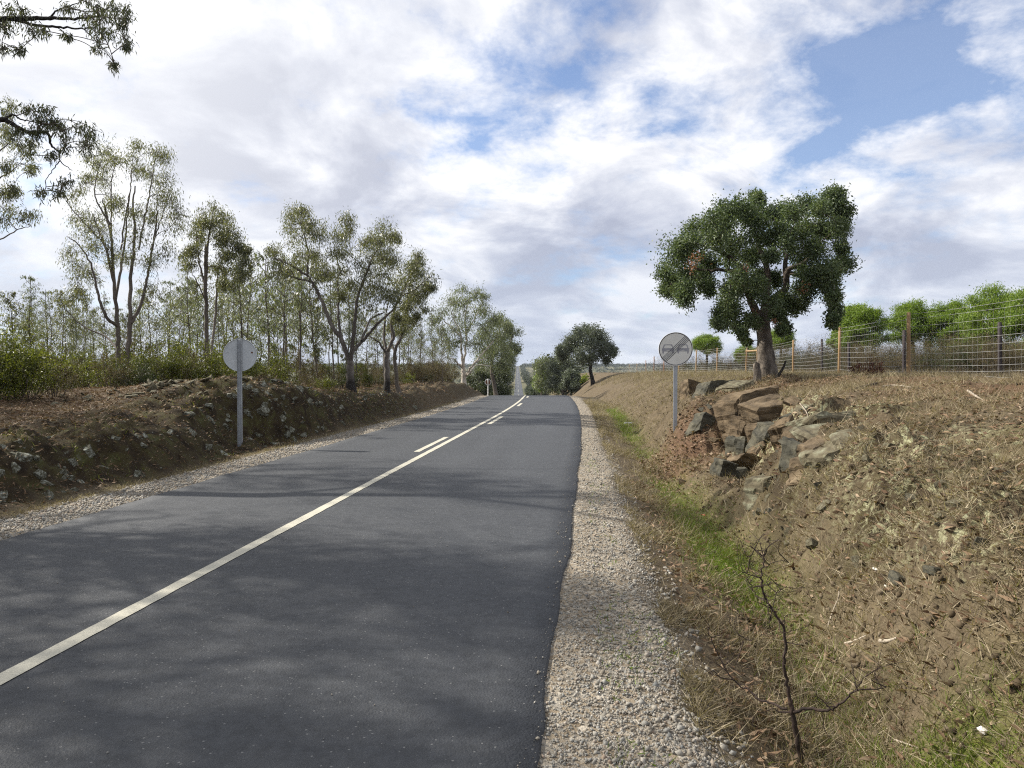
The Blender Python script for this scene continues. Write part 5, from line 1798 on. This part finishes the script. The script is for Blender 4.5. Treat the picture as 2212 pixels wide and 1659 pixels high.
rb = np.random.default_rng(900)
tb = Tubes()
for ch in list(burnt.children):
    co = np.array([v.co for v in ch.data.vertices]).reshape(-1, 7, 3).mean(1)
    if ch.name.startswith('trunk'):
        continue
    for q in range(int(len(co) * .22)):
        st = co[rb.integers(len(co) // 4, len(co))]
        dv = rb.normal(size=3) * np.array([1, .8, .7]) + np.array([0, 0, .55])
        ln = rb.uniform(.05, .15)
        e = st + dv / np.linalg.norm(dv) * ln
        m_ = (st + e) / 2 + rb.normal(size=3) * .025
        p_ = catmull([st, m_, e], 4)
        tb.add(p_, np.linspace(.0028, .0009, len(p_)), 4)
        for w_ in range(2):
            s2 = p_[rb.integers(3, len(p_))]
            e2 = s2 + rb.normal(size=3) * .05 + np.array([0, 0, .03])
            tb.add(np.array([s2, (s2 + e2) / 2 + rb.normal(size=3) * .008, e2]), np.array([.0015, .0012, .0007]), 3)
add('twigs', tb.mesh('twigs'), M['charred'], burnt)['kind'] = 'stuff'

# stump and broken limb beside the cork oak
p = at_ground(757, 18.2)
tb = Tubes()
tb.add(np.array([[0, 0, -.1], [.01, 0, .2], [-.02, 0, .46], [-.03, 0, .50]]), np.array([.12, .10, .085, .02]), 8)
tag(add('tree_stump', tb.mesh('tree_stump'), M['cork'], loc=p), 'short broken stump at the left foot of the cork oak', 'stump')
p = at_ground(774, 18.0)
tb = Tubes()
tb.add(catmull([[0, 0, -.05], [.12, 0, .12], [.25, .02, .33], [.30, .02, .48]], 4), np.linspace(.045, .02, 13), 7)
tag(add('broken_limb', tb.mesh('broken_limb'), M['bark_burnt'], loc=p), 'dark broken limb leaning at the right foot of the cork oak', 'branch')


def stick(pxs, label, r0, mat, seed):
    pts = [hitground(*q) for q in pxs]
    o0 = pts[0].copy()
    pts = np.array(pts) + np.array([0, 0, r0 * .9])
    tb = Tubes()
    tb.add(catmull(pts, 4) - o0, np.linspace(r0, r0 * .45, (len(pts) - 1) * 4 + 1), 6)
    tag(add('fallen_stick', tb.mesh('fallen_stick'), M[mat], loc=o0), label, 'stick', 'fallen sticks on the right bank')


stick([(877, 385), (863, 388), (852, 391)], 'dark fallen stick on the bank left of the red earth', .03, 'charred', 1)
stick([(882, 387), (895, 386), (912, 388)], 'long pale fallen stick on the bank right of the dark stick', .016, 'deadwood', 2)
stick([(768, 394), (776, 388), (783, 381)], 'thin pale branch lying below the cork oak', .014, 'deadwood', 3)
stick([(766, 402), (770, 388), (775, 377)], 'forked grey branch lying below the cork oak', .014, 'twig', 4)
stick([(968, 392), (975, 397), (984, 402)], 'bleached forked stick beside the red earth trench', .020, 'deadwood', 5)
stick([(845, 645), (855, 642), (866, 637)], 'short pale stick lying right of the burnt shrub', .010, 'deadwood', 6)
stick([(880, 643), (888, 643), (897, 640)], 'thick bleached wood piece on the foreground slope', .014, 'deadwood', 7)
stick([(828, 628), (833, 612), (838, 600), (839, 592)], 'upright pale dead stalk on the foreground slope', .008, 'deadwood', 8)
stick([(895, 741), (915, 748), (935, 757)], 'long thin twig near the bottom right', .006, 'deadwood', 9)
stick([(930, 622), (945, 615), (955, 608)], 'dark twig lying on the right foreground slope', .007, 'charred', 10)
stick([(800, 404), (806, 412), (809, 420)], 'pale stick fallen over the outcrop edge', .010, 'deadwood', 11)

# ------------------------------------------------------------------ loose cover: gravel, straw, grass, litter (uncountable)
OCT = (np.array([(1, 0, 0), (-1, 0, 0), (0, 1, 0), (0, -1, 0), (0, 0, 1), (0, 0, -1)]) * .5, [(0, 2, 4), (2, 1, 4), (1, 3, 4), (3, 0, 4), (2, 0, 5), (1, 2, 5), (3, 1, 5), (0, 3, 5)])


def pdf_y(r, n, y0, y1, p=1.6):
    """sample distances with density falling as y^-p (denser near the camera)"""
    u = r.random(n)
    q = 1 - p
    return (y0 ** q + u * (y1 ** q - y0 ** q)) ** (1 / q)


def spread(r, n, y0, y1, tf, p=1.6):
    y = pdf_y(r, n, y0, y1, p)
    t = tf(y)
    x = cx(y) + t
    return x, y, t, H(x, y)


def gravel(name, label, n, y0, y1, lo, hi, seed, size=(.008, .034), p=1.5):
    r = np.random.default_rng(seed)
    edge = lambda y: lo + (hi - lo) * (r.random(len(y)) ** .85)
    x, y, t, z = spread(r, n, y0, y1, edge, p)
    s = size[0] + (size[1] - size[0]) * r.random(n) ** 2.6
    s = s * (1 + .02 * y)
    sc = np.stack([s * r.uniform(.8, 1.5, n), s * r.uniform(.8, 1.3, n), s * r.uniform(.5, .9, n)], 1)
    on = (t > -2.5) & (t < np.interp(y, ry, eR) - .01)
    z = np.where(on, RZ(y) + .012, z)
    if n > 5000:      # the verge proper: only a few stones spill onto the asphalt
        kp = ~on | (r.random(n) < .05)
        x, y, t, z, s, sc = x[kp], y[kp], t[kp], z[kp], s[kp], sc[kp]
        n = len(x)
    pos = np.stack([x, y, z + s * .15], 1)
    me = scatter(OCT[0], OCT[1], pos, frames(r.normal(size=(n, 3)), r), sc, name)
    tag(add(name, me, M['gravel']), label, 'gravel', kind='stuff')


gravel('gravel', 'crushed pale stone on the right verge', 46000, 2.2, 45, 2.76, 3.62, 601, (.004, .021))
gravel('gravel', 'coarser bluish stones along the outer edge of the right verge', 2600, 2.2, 30, 3.05, 3.78, 604, (.014, .042))
gravel('gravel', 'crushed pale stone on the left verge', 16000, 6.0, 45, -2.46, -3.30, 602, (.010, .04))
gravel('gravel', 'stray chips on the asphalt along its right edge', 350, 2.3, 14, 3.02, 2.74, 603, (.003, .012))
gravel('gravel', 'few loose chips lying on the asphalt lanes', 130, 2.4, 14, -2.3, 2.7, 605, (.004, .012))


def blades(name, label, n, y0, y1, tf, seed, L, W, flat, mat, dens=None, p=1.5, cat='grass', lift=.005, tpl=BLADE):
    r = np.random.default_rng(seed)
    x, y, t, z = spread(r, n, y0, y1, lambda q: tf(r, q), p)
    if dens is not None:
        keep = r.random(n) < dens(t, y)
        x, y, z = x[keep], y[keep], z[keep]
        n = len(x)
    d = r.normal(size=(n, 3))
    d[:, 2] = np.abs(d[:, 2]) * (1 - flat) + (1 - flat) * .9 + .04
    l = r.uniform(*L, n) * (1 + .02 * y)
    w = r.uniform(*W, n) * (1 + .05 * y)
    me = scatter(*tpl, np.stack([x, y, z + lift], 1), frames(d, r), np.stack([w, l, l], 1), name)
    tag(add(name, me, M[mat]), label, cat, kind='stuff')


gmask = lambda t, y: masks(t, y)[0][..., 1] ** .8
lmask = lambda t, y: masks(t, y)[0][..., 2]
blades('dry_grass', 'dry straw-coloured grass matting the right bank', 230000, 2.3, 40, lambda r, y: 3.55 + 7.5 * r.random(len(y)) ** 1.4, 611, (.04, .15), (.0020, .0055), .72, 'straw', lambda t, y: (.06 + .94 * smooth(-.22, .28, fbm(t * 1.6, y * 1.6, 777, 4))) * (1 - .7 * masks(t, y)[1][..., 0]), 1.35)
blades('dry_grass', 'standing dry grass tufts on the right bank', 50000, 3.0, 45, lambda r, y: 3.9 + 7.5 * r.random(len(y)), 612, (.06, .22), (.0018, .0045), .35, 'straw', lambda t, y: .95 * (fbm(t * 2.2, y * 2.2, 778, 3) > .05), 1.25)
blades('dry_grass', 'pale dry grass fringe on the bank top below the fence', 60000, 8, 70, lambda r, y: 6.5 + 7.5 * r.random(len(y)), 621, (.06, .22), (.0015, .004), .3, 'straw', lambda t, y: .25 + .75 * (fbm(t * 1.2, y * .8, 779, 3) > .0), 1.05)
blades('dry_grass', 'matted dead grass and stalks on the foreground bank face', 42000, 2.6, 9, lambda r, y: 4.75 + 2.0 * r.random(len(y)), 622, (.03, .12), (.0018, .0045), .6, 'straw', lambda t, y: .03 + .97 * smooth(-.12, .28, fbm(t * 2.6, y * 2.6, 783, 4)), 1.25)
blades('green_grass', 'fresh green grass in the ditch bottom', 60000, 2.3, 32, lambda r, y: 4.5 + r.normal(size=len(y)) * .28, 613, (.03, .10), (.002, .005), .35, 'grass', gmask, 1.2)
blades('leaf_litter', 'red brown fallen leaves and bark by the sign and oak', 26000, 10, 20, lambda r, y: 4.2 + 6.0 * r.random(len(y)), 614, (.03, .07), (.02, .035), .93, 'bark_litter', lmask, .5, 'leaves', .008, OAK_LEAF)
blades('leaf_litter', 'scattered bark strips and dead leaves on the right foreground', 16000, 2.3, 12, lambda r, y: 3.75 + 5.0 * r.random(len(y)), 615, (.02, .09), (.006, .022), .88, 'bark_litter', None, 1.3, 'leaves', .010, OAK_LEAF)
blades('dry_grass', 'thin dry grass fringe along the left verge', 6000, 6.5, 40, lambda r, y: -3.22 - .25 * r.random(len(y)), 616, (.03, .09), (.002, .005), .6, 'straw', None, 1.2)
blades('moss_and_litter', 'leaf litter and dry grass over the left bank', 40000, 7, 40, lambda r, y: -3.5 - 5.5 * r.random(len(y)), 617, (.03, .09), (.006, .016), .85, 'bark_litter', lambda t, y: .45 + .55 * smooth(4.6, 5.6, -t), .9, 'leaves', .010, OAK_LEAF)
blades('green_grass', 'short green weeds on the left bank', 9000, 7, 30, lambda r, y: -3.6 - 2.5 * r.random(len(y)), 618, (.03, .10), (.004, .010), .4, 'shrub_green', lambda t, y: .6 * (fbm(t * 1.6, y * 1.6, 791, 3) > .1), .9)
blades('green_grass', 'tiny green weeds sprouting in the right gravel', 1400, 2.4, 14, lambda r, y: 3.1 + .5 * r.random(len(y)), 619, (.02, .06), (.003, .006), .4, 'grass', lambda t, y: 1.0 * (fbm(t * 2.5, y * 1.1, 795, 3) > .2), 1.3)

# far wooded country
r = np.random.default_rng(700)
n = 9000
y = np.where(r.random(n) < .45, r.uniform(1380, 1900, n), r.uniform(420, 1500, n))
t = r.normal(size=n) * 420
keep = (np.abs(t) > 13 + .0 * y) & ((fbm(t * .006, y * .006, 801, 3) > -.12) | (y > 1450))
y, t = y[keep], t[keep]
n = len(y)
x = cx(y) + t
z = H(x, y)
sz = r.uniform(2.2, 4.6, n) * (1 + .4 * (y > 1400))
q = 26
off = r.normal(size=(n, q, 3)) * np.array([.34, .34, .26])
pos = np.stack([x, y, z], 1)[:, None, :] + off * sz[:, None, None] + np.array([0, 0, .55]) * sz[:, None, None]
pos = pos.reshape(-1, 3)
L = np.repeat(sz, q) * r.uniform(.22, .4, n * q)
me = scatter(*OAK_LEAF, pos, frames(r.normal(size=(n * q, 3)) + [0, 0, .3], r), np.stack([L * .7, L, L], 1), 'distant_woodland')
tag(add('distant_woodland', me, M['far_wood']), 'far dark woodland on the hill along the horizon', 'woodland', kind='stuff')

# crumbled clods of earth and stone chips on the banks
r = np.random.default_rng(720)
n = 26000
y = pdf_y(r, n, 2.4, 30, 1.3)
t = np.where(r.random(n) < .72, 4.2 + 6.0 * r.random(n) ** 1.3, -3.6 - 3.0 * r.random(n))
x = cx(y) + t
sz = (.008 + .05 * r.random(n) ** 4) * (1 + .02 * y)
pos = np.stack([x, y, H(x, y) + sz * .1], 1)
me = scatter(OCT[0], OCT[1], pos, frames(r.normal(size=(n, 3)), r), np.stack([sz * r.uniform(.8, 1.5, n), sz, sz * .8], 1), 'earth_clods')
tag(add('earth_clods', me, M['clod']), 'small crumbled clods and chips strewn over the banks', 'soil', kind='stuff')

# ------------------------------------------------------------------ air
zmin = float(Zg.min()) - 1.0
zmax = max(24.0, float(Zg.max()) + 9.0)
bm = bmesh.new()
bmesh.ops.create_cube(bm, size=1.0)
hx0, hx1, hy0, hy1 = float(Xg.min()) - 5, float(Xg.max()) + 5, -16.0, float(Yg.max()) + 5
for v_ in bm.verts:
    v_.co = ((hx0 + hx1) / 2 + v_.co.x * (hx1 - hx0), (hy0 + hy1) / 2 + v_.co.y * (hy1 - hy0), (zmin + zmax) / 2 + v_.co.z * (zmax - zmin))
me = bpy.data.meshes.new('haze')
bm.to_mesh(me)
bm.free()
hm = bpy.data.materials.new('haze')
hm.use_nodes = True
hm.node_tree.nodes.clear()
ho = N(hm.node_tree, 'ShaderNodeOutputMaterial')
hv = N(hm.node_tree, 'ShaderNodeVolumePrincipled')
hv.inputs['Color'].default_value = (.82, .90, 1.0, 1)
hv.inputs['Density'].default_value = 0.00011
hm.node_tree.links.new(hv.outputs[0], ho.inputs['Volume'])
tag(add('haze', me, hm), 'thin blue haze in the air over the valley', 'haze', kind='stuff')
